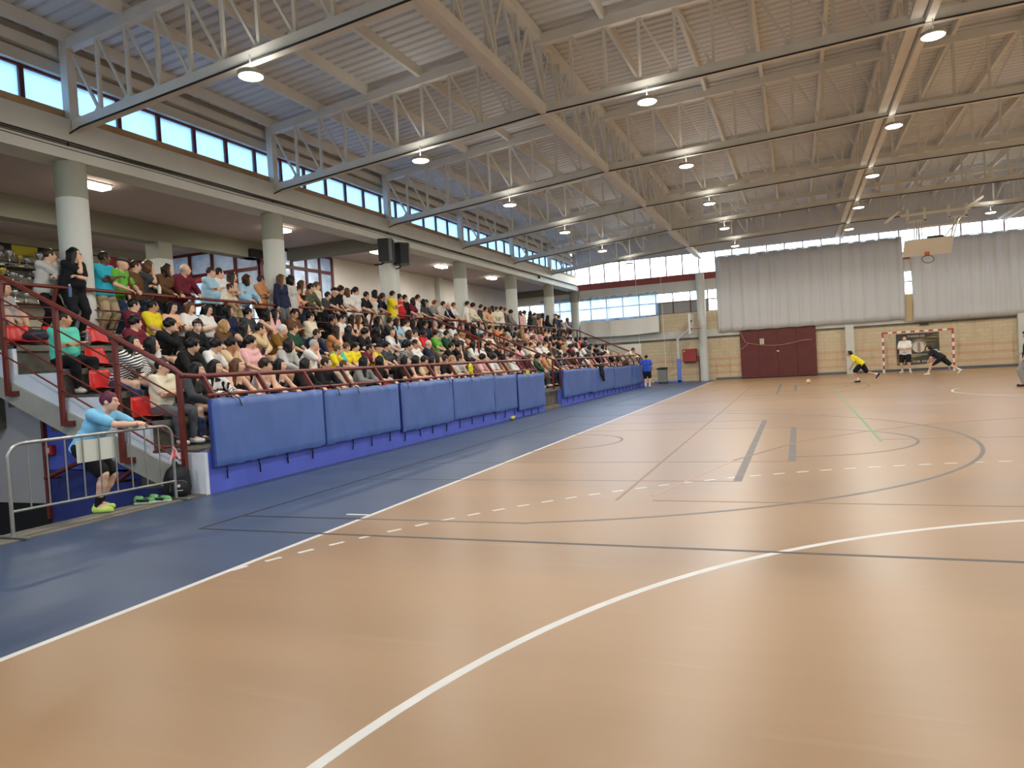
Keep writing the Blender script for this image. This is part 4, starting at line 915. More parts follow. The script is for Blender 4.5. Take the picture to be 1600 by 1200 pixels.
# ------------------------------------------------------------------ the crowd: row, place along the stand, pose, sex, hair, hair colour, top, colour, skin, size, girth, trousers, pattern
ROSTER = """
1 6.52 cross m short k t cream l 1 1 3 -
1 6.86 leanf f long k l dark_grey l 1 1 1 -
1 7.40 rail f long k l white l 1 1 5 p
1 7.83 rail f long n k black l 1 1 1 -
1 8.52 rail f mop b k white l 1 1 1 -
1 8.91 rail f long k k black l 1 1 0 -
1 9.64 rail f long k l black l 1 1 0 -
1 10.32 rail m short b l black l 1 1 0 -
1 11.10 lap m short n t cream l 0.9 1 5 -
1 11.68 rail f long k l grey l 1 1 0 -
1 12.25 rail f bob k t black p 1 1 5 -
1 13.39 rail f long k t black l 1 1 5 -
1 13.95 rail f long k k tan l 1 1 1 -
1 14.28 rail m short k t beige l 1 1 3 -
1 14.72 rail f long k t black l 1 1 0 -
1 15.04 rail f bob b k white l 1 1 5 -
1 15.41 rail m short b t black l 1 1 0 -
1 15.91 rail m short l t cream l 1 1 0 -
1 16.43 rail m short b t light_grey l 1 1 4 -
1 17.15 leanf m mop k l brown l 0.92 1 0 -
1 17.88 rail m mop k t pink l 1 1 4 -
1 18.81 rail m mop k t white l 1 1 0 -
1 19.15 lap m mop k t brown l 1 1 3 -
1 19.56 rail f long k k light_blue t 0.99 1 0 -
1 20.78 lap m short b l white l 1.03 1 0 -
1 21.37 leanf f long k t maroon l 0.93 1 0 -
1 22.02 chin m short n t dark_grey p 0.99 1 3 -
1 22.62 leanf m mop k l dark_green l 1 1 0 -
1 23.33 lap m short n t beige l 0.94 1 3 -
1 24.03 lap m short n t tan l 1 1 5 -
1 24.62 lap f pony k t beige l 0.98 1 5 -
1 25.25 leanf f curly k t dark_grey l 0.93 1 0 -
1 25.92 lap m short k t grey l 1 1 4 -
1 26.26 rail m mop b t dark_grey l 1 1 1 -
1 26.64 rail f long b t dark_grey t 0.92 1 1 -
1 27.22 chin m short k t brown l 1 1 1 -
1 27.79 lap f long k l black l 1 1 0 -
1 28.56 lap f long k l dark_brown l 1 1 1 -
1 29.21 leanf f curly b t white l 0.94 1 3 -
1 29.96 rail f long n k black l 0.93 1 0 -
1 30.67 rail f bob k k dark_grey l 0.96 1 1 -
1 31.32 chin m mop k t black l 1 1 3 -
1 31.97 rail m mop k t navy l 0.97 1 3 -
1 32.67 lap m mop n t dark_grey t 0.97 1 3 -
1 33.30 lap m short k t pink l 1 1 5 -
1 33.99 chin m crop l t black l 1.02 1 3 -
1 34.77 lap m short n t grey l 1 1 3 -
1 35.60 rail m short l t dark_grey l 0.97 1 0 -
2 6.51 chin f bob k l white l 1 1 1 s
2 6.88 chin f bob k l light_grey l 1 1 4 -
2 7.67 leanf m mop k l black l 1 1 1 -
2 8.17 leanf m mop k t white l 1 1 4 -
2 8.61 chin m mop k t beige t 1 1 1 -
2 9.35 lap m mop k t pink l 1 1 0 -
2 10.20 leanf f bob k l light_grey t 1.03 1 1 -
2 11.02 chin m crop g t white l 1 1.15 3 -
2 11.82 leanf m short n t yellow l 0.85 1 4 -
2 12.16 lap m short l t teal l 0.9 1 0 -
2 12.50 lap m short n t yellow l 0.88 1 5 -
2 12.84 lap m mop k t yellow l 0.9 1 0 -
2 13.18 chin m short k t maroon t 0.9 1 0 -
2 13.52 leanf m cap black t yellow l 0.92 1 1 -
2 14.25 lap m mop k t dark_grey l 0.9 1 0 -
2 14.95 leanf f mop k t light_grey l 1 1 0 s
2 15.29 lap f long k t white l 1 1 1 -
2 15.73 lap m short k t white t 1 1 3 -
2 16.54 lap m bald g l navy l 1 1 0 -
2 17.48 leanf m short k l black l 1 1 0 -
2 18.02 chin m short k t black l 1 1 1 -
2 18.73 lap f long k l black l 1 1 4 -
2 19.55 lap f long k t white l 1 1 4 -
2 20.16 lap f curly k t white l 1.02 1 5 -
2 20.82 lap f pony b l black l 1.02 1 0 -
2 21.40 chin m mop n t black t 0.94 1 0 -
2 21.95 lap m short b t white l 0.99 1 0 -
2 22.63 cross m short k t grey t 0.98 1 1 -
2 23.26 leanf f long k t pink t 0.95 1 4 -
2 23.83 lap m mop n t white l 0.98 1 0 -
2 24.47 cross f pony k t light_grey l 1 1 0 -
2 25.05 lap m short k t cream l 1 1 1 -
2 25.89 lap m short b t white l 1 1 0 -
2 26.63 lap m short n l white p 1.03 1 3 -
2 27.35 lap f long r l brown l 1 1 1 -
2 28.00 cross m short k t dark_grey l 1.01 1 0 -
2 28.60 leanf f long l l white l 0.95 1 4 -
2 29.15 lap m short n t olive l 1 1 1 -
2 29.82 leanf f pony b t maroon p 1.04 1 1 -
2 30.44 cross m mop k t black l 0.94 1 0 -
2 31.04 lap f bob b l white t 1.03 1 1 -
2 31.72 leanf m mop k t white p 1.02 1 3 -
2 32.37 lap f bob k t brown l 1 1 5 -
2 33.04 chin f long k t grey l 0.92 1 0 -
2 33.78 lap m short k t white l 1 1 4 -
2 34.31 chin m mop k l black l 1 1 0 -
2 34.89 lap f bob k l dark_grey l 0.93 1 5 -
2 35.49 leanf f long k t light_grey l 0.99 1 5 -
2 36.06 chin f bob k l white l 0.93 1 5 -
3 6.34 cross m crop k t teal t 1 1.2 0 -
3 7.61 lap m mop k t maroon l 1 1 5 -
3 8.18 chin m mop k l black l 1 1 0 -
3 8.89 face m mop b l black p 1 1 0 -
3 9.73 lap f bob l t brown l 1 1 1 -
3 10.07 chin f long k k black l 1 1 0 -
3 10.57 chin f short k l beige l 1 1 5 -
3 11.20 leanf m short w t ochre l 1 1.15 1 -
3 11.87 lap m short n t dark_green l 1 1 0 -
3 12.46 leanf m short b l navy l 0.92 1 3 -
3 13.23 chin f long b t tan p 1.02 1 5 -
3 14.06 lap f long k l black l 1 1 0 -
3 14.40 leanf m mop k t black l 1 1 4 -
3 14.76 phone f long l t black l 0.99 1 1 -
3 15.36 lap f bob k t black p 1 1 0 -
3 15.99 face f long b t white l 1 1 3 -
3 16.79 leanf f bob b l light_blue t 1 1 1 -
3 17.50 lap m short b t cream l 1 1 1 -
3 18.02 lap m short k t red d 1 1 3 -
3 18.92 lap m short k t green l 1 1 4 -
3 19.60 lap m short k l dark_green l 1 1 0 -
3 20.20 phone m crop n t black t 0.93 1 5 -
3 20.77 phone m mop l t white t 0.97 1 3 -
3 21.48 back f bob b l tan l 0.99 1 1 -
3 22.07 chin f pony b t white l 0.98 1 1 -
3 22.62 phone m short n t white l 1.01 1 3 -
3 23.27 lap m short k t cream t 1 1 0 -
3 23.85 back f long k t dark_grey l 1.02 1 5 -
3 24.58 phone f pony n k navy t 1.03 1 0 -
3 25.15 lap m short g t grey l 1 1 3 -
3 25.79 lap m short k t dark_grey l 1 1 0 -
3 26.75 lap f bob l t brown l 1 1 5 -
3 27.38 chin m mop n t peach l 1.01 1 0 -
3 28.10 lap f long k l white l 1 1 0 p
3 28.93 leanf f curly k t white t 0.97 1 0 -
3 29.76 lap m short n t blue l 1 1 4 -
3 30.50 lap f long k k black l 1 1 0 -
3 30.84 leanf m mop k l black l 1 1 0 -
3 31.45 back m short b l tan p 0.98 1 5 -
3 32.19 lap f bob n t peach l 1 1 0 -
3 33.15 lap m short k t white l 1 1 0 -
3 33.86 back m mop k t light_blue l 1 1 3 -
3 34.51 lap f bob k t pink l 1 1 0 -
3 35.34 lap m short k t red l 1 1 3 -
3 36.34 lap m mop k l purple l 1 1 1 -
4 8.54 back m short k t maroon l 1 1 5 -
4 8.88 lap m short k t yellow t 1 1 0 -
4 9.29 phone f bob k k tan l 1 1 0 -
4 9.71 phone f bob n t white l 1 1 5 -
4 10.23 phone f bob k t white l 1 1.15 0 -
4 10.87 lap f bob k l navy t 1 1 3 -
4 11.53 lap m short k l dark_grey l 1 1 1 -
4 11.87 chin f bob k k tan l 1 1 0 -
4 12.40 lap f long k t pink l 1 1 1 -
4 13.07 phone m crop k t brown t 1.03 1 5 -
4 13.81 cross m short k t cream l 1 1.3 3 -
4 14.51 chin m short k t black t 1 1 0 -
4 15.11 phone m short k t white l 1 1 0 -
4 15.59 lap f long k k black l 1 1 1 -
4 15.98 lap f long n k beige l 1 1 0 -
4 17.00 lap f long k l black l 1 1 1 -
4 17.66 lap m short b t dark_grey l 1 1 1 -
4 18.12 lap f long b t light_blue l 1 1 0 -
4 18.72 lap m short b l white l 1 1 4 -
4 19.40 back f long b t black l 1.02 1 1 -
4 20.01 lap m short k l navy t 1 1 4 -
4 20.66 lap m short g t grey l 1 1 0 -
4 21.30 cross m crop b l white l 0.98 1 0 -
4 22.01 lap f bob k l white l 1 1 4 -
4 22.66 phone m crop k t dark_grey l 0.98 1 4 -
4 23.39 lap f bob k l maroon l 1 1 5 -
4 23.98 lap f long k l black l 1 1 5 -
4 24.72 lap m short g t light_blue l 1 1 1 -
4 25.43 lap m short k t white l 1 1 0 -
4 26.17 lap m short k t orange l 1 1 1 -
4 26.73 lap m short b t peach l 1 1 1 -
4 27.54 lap f bob k t cream l 1 1 0 -
4 28.38 lap m short k t navy l 1 1 1 -
4 29.08 phone f long l t olive l 0.96 1 5 -
4 29.72 phone f bob b t pink l 0.98 1 1 -
4 30.34 phone f pony n t white l 1 1 5 -
4 31.02 lap f bob n t pink l 1 1 3 -
4 31.36 leanf f bob n t pink l 1 1 5 -
4 31.80 back f bob n t white t 0.94 1 0 -
4 32.44 lap m short k t peach l 1 1 1 -
4 33.14 lap m short k t cream l 1 1 0 -
4 33.80 phone f pony k l black t 1.01 1 4 -
4 34.51 lap f long k l black l 1 1 3 -
4 35.09 phone f bob k t black t 0.97 1 5 -
4 35.64 cross m short k t black l 0.93 1 0 -
4 36.24 cross m crop b l grey t 0.93 1 0 -
4 36.82 lap m short k t white l 1 1 3 -
S 7.46 mouth m short b l light_grey l 1 1 0 -
S 7.90 mouth f long k t black l 1 1.1 0 -
S 8.42 arms m short k t turquoise d 1 1 4 -
S 8.75 lean m flatcap dark_grey t green l 1 1.1 1 -
S 9.14 st m short b t brown l 0.97 1 5 -
S 9.42 mouth f curly n t dark_grey l 1 1 1 -
S 9.85 lean f bob b l brown l 1 1 0 -
S 10.33 lean m bald g l maroon l 1.03 1.15 5 -
S 11.13 arms m crop b t light_blue l 1 1.1 0 -
S 11.43 st m short k t white l 1 1 5 -
S 11.65 lean m short b t cream l 0.84 1 5 -
S 11.85 arms f long b k beige l 1 1 4 -
S 12.20 lean f bob b l light_blue l 1 1.1 0 -
S 12.82 arms m short b t tan t 1 1 0 -
S 13.31 st f long n l navy l 1 1 3 -
S 13.74 st f curly k t light_grey l 1 1 0 -
S 13.96 st m short k t dark_grey l 1 1 0 -
S 14.18 arms f short k l peach l 0.88 1 1 -
S 14.40 st f long n k black l 1 1 5 -
S 14.69 lean m short k l olive l 1 1 0 -
S 15.08 st m short n l cream l 1 1 0 -
S 15.39 lean m short k l dark_grey l 0.9 1 0 -
S 15.78 lean m cap black t black l 1 1 1 -
S 16.17 st m mop k t black l 1 1 3 -
S 16.39 lean f bob n t white l 1 1 0 -
S 17.00 st f pony k t white l 1 1 0 -
S 17.40 lean m short k t black l 1 1.1 3 -
S 18.10 st f bob k k white l 1 1 4 -
S 18.32 lean f pony b t navy t 1 1 0 -
S 18.72 arms m short k t yellow l 1 1 4 -
S 19.53 st m short k t red t 1 1.1 0 -
S 19.99 st m short k t black l 1 1 0 -
S 20.30 lean f bob b t maroon l 1 1 5 -
S 20.80 st m short k t white l 1.04 1 0 -
S 21.02 lean f bob k t dark_grey l 1 1 3 -
S 21.27 lean m short k l dark_grey l 1 1 1 -
S 21.86 lean m short r t grey l 1 1 0 -
S 22.58 lean m short k t light_grey l 1 1 0 -
S 22.95 lean m bald g l navy l 1 1 0 -
S 23.44 lean m short n t white l 1 1 3 -
S 24.45 st m short k t white l 1 1 0 -
S 24.67 lean m mop k l cream l 1 1 0 -
S 25.28 lean m short k l light_grey l 1 1 0 -
S 26.26 st m short k t dark_grey l 1 1 0 -
S 26.48 lean m short k l beige l 1 1 0 -
S 26.86 lean f bob n t peach l 1 1 4 -
S 27.57 st f bob k t cream l 1 1 4 -
S 27.96 arms m short b l cream l 1 1 3 -
S 28.53 st m short k l white l 1.04 1 0 -
S 28.99 st m short n t brown l 1 1 0 -
S 29.47 lean m mop k l grey l 1 1 0 -
S 30.53 st m short k l navy l 1 1 0 -
S 31.04 st f bob n t pink l 1 1 0 -
S 31.57 st m mop k t cream l 1 1 0 -
S 32.30 st f long k l black l 1 1 0 -
S 33.06 st m short k l olive l 1 1 0 -
S 33.28 lean m mop n t tan l 0.9 1 0 -
S 34.25 st f long k k black l 1 1 0 -
S 34.83 lean f long k l black l 1 1 0 -
S 35.63 st m cap black t dark_grey l 1 1 1 -
S 36.18 st m short k l light_grey l 1 1 1 -
S 36.87 st m mop k l navy l 1 1 0 -
S 37.21 lean m short n t brown l 0.9 1 4 -
S 38.16 lean f long n k white l 1 1 5 -
"""
ROWX = {'1': (-14.61, 1.04, 'front row'), '2': (-15.48, 1.49, 'second row'), '3': (-16.46, 1.90, 'third row'), '4': (-17.43, 2.33, 'fourth row'), 'S': (-18.12, 2.55, 'standing row')}
TYP = {'t': 'T-shirt', 'l': 'jumper', 'k': 'vest'}
recs = [l.split() for l in ROSTER.split('\n') if l.strip()]
cnt = {k: sum(1 for q in recs if q[0] == k) for k in ROWX}; seen = {}
for q in recs:
    row, y, pose, sex, hair, hc, st, tc, sk, s, fat, bot, pat = q; x, z, rn = ROWX[row]; seen[row] = seen.get(row, 0)+1
    i = seen[row]; place = '%s from the left in %s' % (ordn(i), rn) if i <= cnt[row]//2+1 else '%s from the right in %s' % (ordn(cnt[row]-i+1), rn)
    hname = HS[hair].format(hc.replace('_', ' ') if 'cap' in hair else HN[hc])
    tcn = tc.replace('_', ' '); tn = {'s': 'striped', 'p': 'patterned'}.get(pat, tcn)
    lab = '%s %s, %s, %s' % (tn, TYP[st], hname.replace('chin-length', 'short'), place)
    fat = float(fat); fat = 1.0 if fat < 1.06 else (1.13 if fat < 1.22 else 1.25); s = float(s)
    rz = random.uniform(-.05, .25)
    if row == 'S' and i <= 2: x, y = ((-18.22, 7.36), (-17.80, 7.58))[i-1]
    if row == 'S' and i > 2 and min(abs(float(y)-c_) for c_ in CY) < .5: x = -17.80; y = float(y)-.12
    put_person(x+random.uniform(-.03, .03), float(y), z+(.035 if row != 'S' else 0), rz, pose, sex, hair, hc.replace('_', ' '), st, tcn, sk, s*random.uniform(.985, 1.015), random.choice((0,1)) if row in '12' else 1, fat, int(bot), None if pat == '-' else pat,
               h=.0165, label='person in ' + lab, group='spectators', shoes=row in '123S', glasses=((row, i) in (('S',2), ('4',5), ('3',4), ('3',7), ('S',11), ('S',15), ('S',21), ('2',5), ('1',9))))
# ------------------------------------------------------------------ people with a place of their own
def special(B, loc, rz, h, skin, hair, hc, topstyle, topc, botstyle, botc, shoec, label, sockc=None, scale=1.0, topmat=None, hh=.009):
    root = link('person', B.skin(h), None, loc); root.rotation_euler = (0,0,rz); root.scale = (scale,)*3; root.color = lin(*SKINS[skin])
    child('hair' if 'cap' not in hair else 'cap', hair_mesh(hair), root, lin(*hc), B.headmat())
    child('top', B.top(h*1.1, topstyle, topmat), root, lin(*topc)); child(botstyle, B.bottoms(h*1.15, botstyle), root, lin(*botc))
    for k in (1,-1):
        child('shoe', B.shoe(k, h), root, lin(*shoec))
        if sockc: child('sock', B.sock(k, h), root, lin(*sockc))
    tag(root, label, 'person'); return root
POSES['low'] = lambda y: sit(lean=.30, yaw=y, pitch=.2, hands={1:(.40,.04,.20), -1:(.40,-.04,.20)}, feet={1:(.55,.12,-.06,.15), -1:(.53,-.12,-.06,-.15)}, knees={1:(.3,.2,1), -1:(.3,-.2,1)})
for (y, cn_, nm_) in ((6.62, (150,96,60), 'folding_chair'), (7.98, (60,60,62), 'folding_chair')):
    ch = empty(nm_, (-18.5, y, 2.55), 'low chair behind the gallery rail, %s' % ('under the person in the grey cardigan' if y < 7 else 'under the child in the red jacket'), 'chair')
    MB().box(-18.72, -18.3, y-.2, y+.2, 2.62, 2.65).build('seat', mat('chair_dark', (46,40,36), .6), ch)
    MB().box(-18.74, -18.71, y-.2, y+.2, 2.7, 3.0).build('backrest', MATS['chair_dark'], ch)
    for sx in (-18.7, -18.32):
        for sy in (-.17, .17): MB().bar((sx, y+sy, 2.55), (sx, y+sy, 2.63), .02, .02).build('leg', MATS['chair_dark'], ch)
put_person(-18.5, 6.62, 2.655, .2, 'low', 'f', 'bob', 'b', 'l', 'light grey', 'l', 1.0, 0, 1.13, 0, label='person in a grey cardigan with dark hair, sitting behind the rail below the trophies')
put_person(-18.45, 7.98, 2.655, .1, 'low', 'm', 'short', 'b', 'l', 'red', 'l', .9, 0, 1.0, 0, label='child in a red jacket sitting behind the gallery rail, beside the black-haired woman')

# boy leaning on the crowd barrier
bx, by, rz = -13.90, 4.72, math.radians(20)
cR, sR = math.cos(-rz), math.sin(-rz)
def lb(x, y, z): dx, dy = x-bx, y-by; return (dx*cR-dy*sR, dx*sR+dy*cR, z)
B = Body('m', pelvis=(-.06,0,.84), lean=.58, fat=.86, yaw=math.radians(12), pitch=.10, twist=-.12, hands={1: lb(-13.40,5.03,1.085), -1: lb(-13.37,4.97,1.075)}, elbows={1:(.1,.9,-.5), -1:(.1,-.9,-.5)},
         feet={1: (-.02,.12,.085,.35), -1: (.10,-.10,.085,.15)}, knees={1:(1,.15,0), -1:(1,-.1,0)}, curl=.9)
BOY = special(B, (bx, by, .012), rz, .0092, 'l', 'short', (92,34,60), 'tee', (128,192,224), 'shorts', (24,24,26), (196,226,110), 'person in a light blue T-shirt with dyed purple hair, leaning on the metal barrier', sockc=(26,26,28))

# players and officials on the court
run = Body('m', pelvis=(0,0,.84), lean=.80, yaw=0, pitch=-.35, hands={1:(.40,.20,.70), -1:(-.20,-.36,.82)}, elbows={1:(-.6,.6,-.4), -1:(-1,-.4,.3)}, feet={1:(.12,.08,.10,0), -1:(-.62,-.10,.34,0,-.9)}, knees={1:(1,.1,.2), -1:(1,-.1,-.3)})
special(run, (-3.22, 30.4, 0), math.pi-.15, .013, 't', 'mop', (22,18,17), 'tee', (224,206,40), 'shorts', (26,26,30), (28,28,30), 'person in a yellow shirt and black shorts running left across the far court', sockc=(220,220,216), scale=.92)
keep_ = Body('m', pelvis=(0,0,.90), lean=.06, yaw=.25, pitch=.15, hands={1:(.26,.02,1.10), -1:(.26,-.02,1.08)}, elbows={1:(0,.9,-.8), -1:(0,-.9,-.8)}, feet={1:(-.02,.16,.09,.3), -1:(-.02,-.16,.09,-.3)}, knees={1:(1,.1,0), -1:(1,-.1,0)}, fat=1.1)
special(keep_, (-.66, 38.2, 0), -math.pi/2-.35, .013, 'l', 'short', (40,28,22), 'tee', (222,220,214), 'shorts', (24,24,26), (226,224,218), 'person in a white shirt and black shorts standing inside the goal', sockc=(230,228,222), scale=1.12)
rb = Body('m', pelvis=(0,0,.76), lean=.88, yaw=.15, pitch=-.40, hands={1:(.44,.18,.62), -1:(.50,-.16,.52)}, elbows={1:(-.3,.6,-.6), -1:(-.3,-.6,-.6)}, feet={1:(.52,.10,.10,0), -1:(-.66,-.12,.20,0,-.8)}, knees={1:(1,.1,.6), -1:(1,-.1,-.2)})
P22 = special(rb, (.22, 34.2, 0), math.pi-.5, .013, 'l', 'mop', (46,32,24), 'tee', (34,34,38), 'shorts', (34,36,40), (228,222,210), 'person in a black shirt numbered 22, lunging left in front of the goal', sockc=(228,222,210))
text('shirt_number', '22', .30, mat('shirt_number_white', (232,230,224), .7), P22, (0,0,0), (0,0,0), .003)
num = [c for c in P22.children if c.name.startswith('shirt_number')][0]
bk = rb.P+.30*rb.up-rb.fw*.150; Mx = np.stack([rb.lat*-1, rb.up, np.cross(rb.lat*-1, rb.up)], 1); Mn = Matrix.Identity(4)
for i in range(3):
    for j in range(3): Mn[i][j] = Mx[i][j]
    Mn[i][3] = bk[i]
num.matrix_local = Mn
rm = Body('m', pelvis=(0,0,.90), lean=-.04, yaw=.2, pitch=.1, hands={1:(.10,.24,.85), -1:(.16,-.16,1.0)}, feet={1:(.12,.12,.09,.2), -1:(.14,-.12,.09,-.2)}, knees={1:(1,.1,0), -1:(1,-.1,0)}, elbows={1:(-1,.5,0), -1:(-1,-.5,0)})
special(rm, (.76, 23.75, 0), math.pi-.3, .015, 't', 'mop', (26,22,20), 'tee', (36,38,42), 'trousers', (140,140,138), (40,40,42), 'person in a black T-shirt and grey trousers standing at the right edge')
bs = Body('m', pelvis=(0,0,.89), lean=.03, yaw=-.2, pitch=.05, hands={1:(.18,.48,1.12), -1:(.14,-.24,.90)}, elbows={1:(-1,.5,-.4), -1:(-1,-.5,0)}, feet={1:(-.02,.10,.09,.2), -1:(.02,-.10,.09,-.2)}, knees={1:(1,.1,0), -1:(1,-.1,0)})
special(bs, (-12.82, 34.95, 0), math.radians(96), .014, 'l', 'short', (30,22,18), 'tee', (52,86,190), 'shorts', (40,40,46), (214,212,206), 'person in a blue shirt seen from behind at the far end of the stand', sockc=(222,220,214))
lnb = Body('m', pelvis=(-.1,0,.90), lean=.85, yaw=-.1, pitch=.3, hands={1:(.62,.10,.98), -1:(.60,-.12,.96)}, elbows={1:(-.2,.9,-.4), -1:(-.2,-.9,-.4)}, feet={1:(-.16,.12,.09,.2), -1:(-.24,-.12,.09,-.2)}, knees={1:(1,.1,0), -1:(1,-.1,0)})
special(lnb, (-13.98, 35.6, .62), -.05, .015, 't', 'short', (34,26,22), 'long', (214,198,166), 'trousers', (70,66,60), (40,40,40), 'person in a beige top leaning over the far end of the front railing')

# ------------------------------------------------------------------ blue pads along the stand front
M_PAD = mat('blue_vinyl', (86,117,182), .33, var=.1, vscale=1.2, spec=.5)
M_PADSIDE = mat('dark_blue_vinyl', (40,60,128), .45)
def pad(y0, y1, zt, zb, label):
    rnd_ = random.Random(int(y0*100)); L = y1-y0; H = zt-zb
    cr = [(rnd_.uniform(0, L), rnd_.uniform(-.35, .35), rnd_.uniform(.02, .05), rnd_.uniform(.3, 1.0), rnd_.choice((0,1))) for _ in range(int(L*7))]
    def fn(u, v):
        y = u*L; z = v*H; d = .012*math.sin(math.pi*min(1, max(0, u)))*math.sin(math.pi*v)
        for cy, sl, wd, ln, tp in cr:
            t = (H-z) if tp else z
            q = (y-cy-sl*t)/wd; d += .027*math.exp(-q*q)*max(0, 1-t/(ln*H))*(1 if tp else .7)
        e = min(u, 1-u)*L; e2 = min(v, 1-v)*H; r = .035
        rr = -(.03 if e < .001 or e2 < .001 else 0)
        return (-13.17+d+rr, y0+y, zb+z+ (.006*math.sin(9*y) if v > .99 else 0))
    m = MB().grid(fn, int(L*16), 16); n0 = len(m.v)
    o = m.build('wall_pad', M_PAD, smooth=True, sharp=60)
    c = MB().box(-13.275, -13.19, y0+.004, y1-.004, zb, zt-.005).build('foam_body', M_PADSIDE, o, bevel=.01)
    return tag(o, label, 'pad', 'blue pads along the stand')
PB = [(6.05, 8.56, 1.33, .36), (8.58, 11.06, 1.31, .36), (11.14, 13.5, 1.32, .30), (13.52, 15.96, 1.31, .32), (15.98, 17.6, 1.29, .30), (17.72, 20.05, 1.26, .20)]
for i, (a, b, zt, zb) in enumerate(PB):
    pad(a, b, zt, zb, 'blue vinyl pad on the near half of the stand front, %s from the left' % ordn(i+1))
PB2 = [(22.05, 25.7, 1.27, .30), (25.72, 29.4, 1.22, .26), (29.45, 33.0, 1.18, .22), (33.05, 35.8, 1.17, .22)]
for i, (a, b, zt, zb) in enumerate(PB2):
    pad(a, b, zt, zb, 'blue vinyl pad on the far half of the stand front, %s from the left' % ordn(i+1))
M_STRAP = mat('black_strap', (22,22,26), .7)
sy = [6.31, 6.98, 7.61, 8.26, 9.45, 10.05, 10.71, 11.31, 11.94, 12.52, 13.2, 13.9, 14.6, 15.3, 16.1, 16.8, 17.5, 18.2, 18.9, 19.5]+[22.6+.72*i for i in range(18)]
for i, y in enumerate(sy):
    zb = next((q[3] for q in PB+PB2 if q[0]-.2 <= y <= q[1]+.2), .3); r_ = random.Random(i)
    m = MB().bar((-13.265, y, zb+.05), (-13.25, y+r_.uniform(-.02,.02), zb-.08), .018, .006); m.bar((-13.25, y, zb-.07), (-13.262, y+r_.uniform(-.03,.03), zb-.17-r_.uniform(0,.05)), .022, .008)
    tag(m.build('pad_strap', M_STRAP), 'black tie strap hanging below the blue pads, %s from the left' % ordn(i+1), 'strap', 'tie straps below the pads')
for i, y in enumerate((6.5, 8.9, 9.5, 11.3, 13.2, 14.4)):
    tag(MB().tube([(-13.31, y, 1.40), (-13.22, y, 1.36), (-13.13, y+.02, 1.30), (-13.12, y+.05, 1.19)], .008, 6).build('tie_cord', M_STRAP, smooth=True), 'short black cord tying a blue pad to the lower rail, %s from the left' % ordn(i+1), 'cord', 'cords above the pads')

# ------------------------------------------------------------------ crowd barrier, sheet, tape, backpack, trainers
M_GALV = mat('galvanised_steel', (176,178,172), .35, metal=.75, var=.12, vscale=9)
cb = empty('crowd_barrier', (-13.45, 4.5, .012), 'galvanised steel crowd barrier that the boy leans on', 'barrier')
ya, yb, zt = 3.42, 5.57, 1.02
def rounded(ya, yb, zt, r=.16, n=6):
    pts = [(-13.45, ya, .03), (-13.45, ya, zt-r)]+[(-13.45, ya+r-r*math.cos(a), zt-r+r*math.sin(a)) for a in [math.pi/2*i/n for i in range(1, n+1)]]
    pts += [(-13.45, yb-r+r*math.sin(a), zt-r+r*math.cos(a)) for a in [math.pi/2*i/n for i in range(n+1)]]+[(-13.45, yb, .03)]
    return pts
MB().tube(rounded(ya, yb, zt), .02, 12).build('frame', M_GALV, cb, smooth=True)
MB().tube([(-13.45, ya, .30), (-13.45, yb, .26)], .016, 10).build('bottom_bar', M_GALV, cb, smooth=True)
for i in range(9):
    y = ya+(yb-ya)*(i+1)/10; MB().tube([(-13.45, y, .30-.04*(i+1)/10), (-13.45, y, zt)], .009, 8).build('upright', M_GALV, cb, smooth=True)
for y in (ya, yb): MB().bar((-13.70, y, .03), (-13.22, y, .03), .05, .012).build('foot', M_GALV, cb)
ws = MB().box(-13.478, -13.472, 4.22, 4.72, .70, .965).build('white_panel', mat('white_sheet_plastic', (214,216,200), .5)); tag(ws, 'white plastic sheet fixed to the crowd barrier below the boy', 'panel')
M_TAPE = mat('red_white_tape', (226,168,170), .5)
tp = empty('barrier_tape', (-13.43, 5.54, .45), 'red and white tape knotted on the end post of the barrier', 'tape')
MB().tube([(-13.44, 5.59, .70), (-13.42, 5.55, .72), (-13.42, 5.58, .69), (-13.44, 5.55, .68)], .012, 6).build('knot', M_TAPE, tp, smooth=True)
for dy, dz, c in ((-.10,-.16,'a'), (.06,-.15,'b'), (-.03,-.12,'c')): MB().bar((-13.42, 5.57, .70), (-13.40, 5.57+dy, .70+dz), .035, .004, up=(1,0,0)).build('tail', M_TAPE if c != 'c' else mat('tape_red', (196,70,74), .5), tp)
M_BAG = mat('black_bag_nylon', (24,24,27), .6, bump=.2, bscale=120)
bp_ = empty('backpack', (-13.6, 5.74, .012), 'black sports backpack with a white emblem, standing at the foot of the stand', 'bag')
q = SDF(.012); q.ell((0,0,.20), (.15,.19,.23), k=.05); q.ell((0,0,.10), (.15,.19,.13), k=.05); q.ell((.02,0,.33), (.11,.15,.11), k=.06)
me = q.mesh('body', cuts=[((0,0,.0), (0,0,-1))], wrinkle=.003); me.materials.append(M_BAG); link('body', me, bp_)
q = SDF(.01); q.ell((.13,-.02,.14), (.06,.13,.12), k=.03); me = q.mesh('front_pocket'); me.materials.append(M_BAG); o = link('front_pocket', me, bp_); o.rotation_euler = (0,0,-.55)
o2 = MB().tube([(-.03,.05,.42), (-.02,.03,.47), (-.02,-.03,.47), (-.03,-.05,.42)], .012, 8).build('handle', M_BAG, None, smooth=True); o2.parent = bp_
zp = MB().tube([(.165,-.13,.10), (.175,-.12,.20), (.18,-.04,.245), (.18,.05,.235), (.178,.09,.20)], .004, 5).build('zip', mat('zip_grey', (120,120,118), .5), None, smooth=True); zp.parent = bp_; 
Rz = Matrix.Rotation(-.55, 4, 'Z')
zp.matrix_local = Rz @ Matrix.Translation(zp.location)
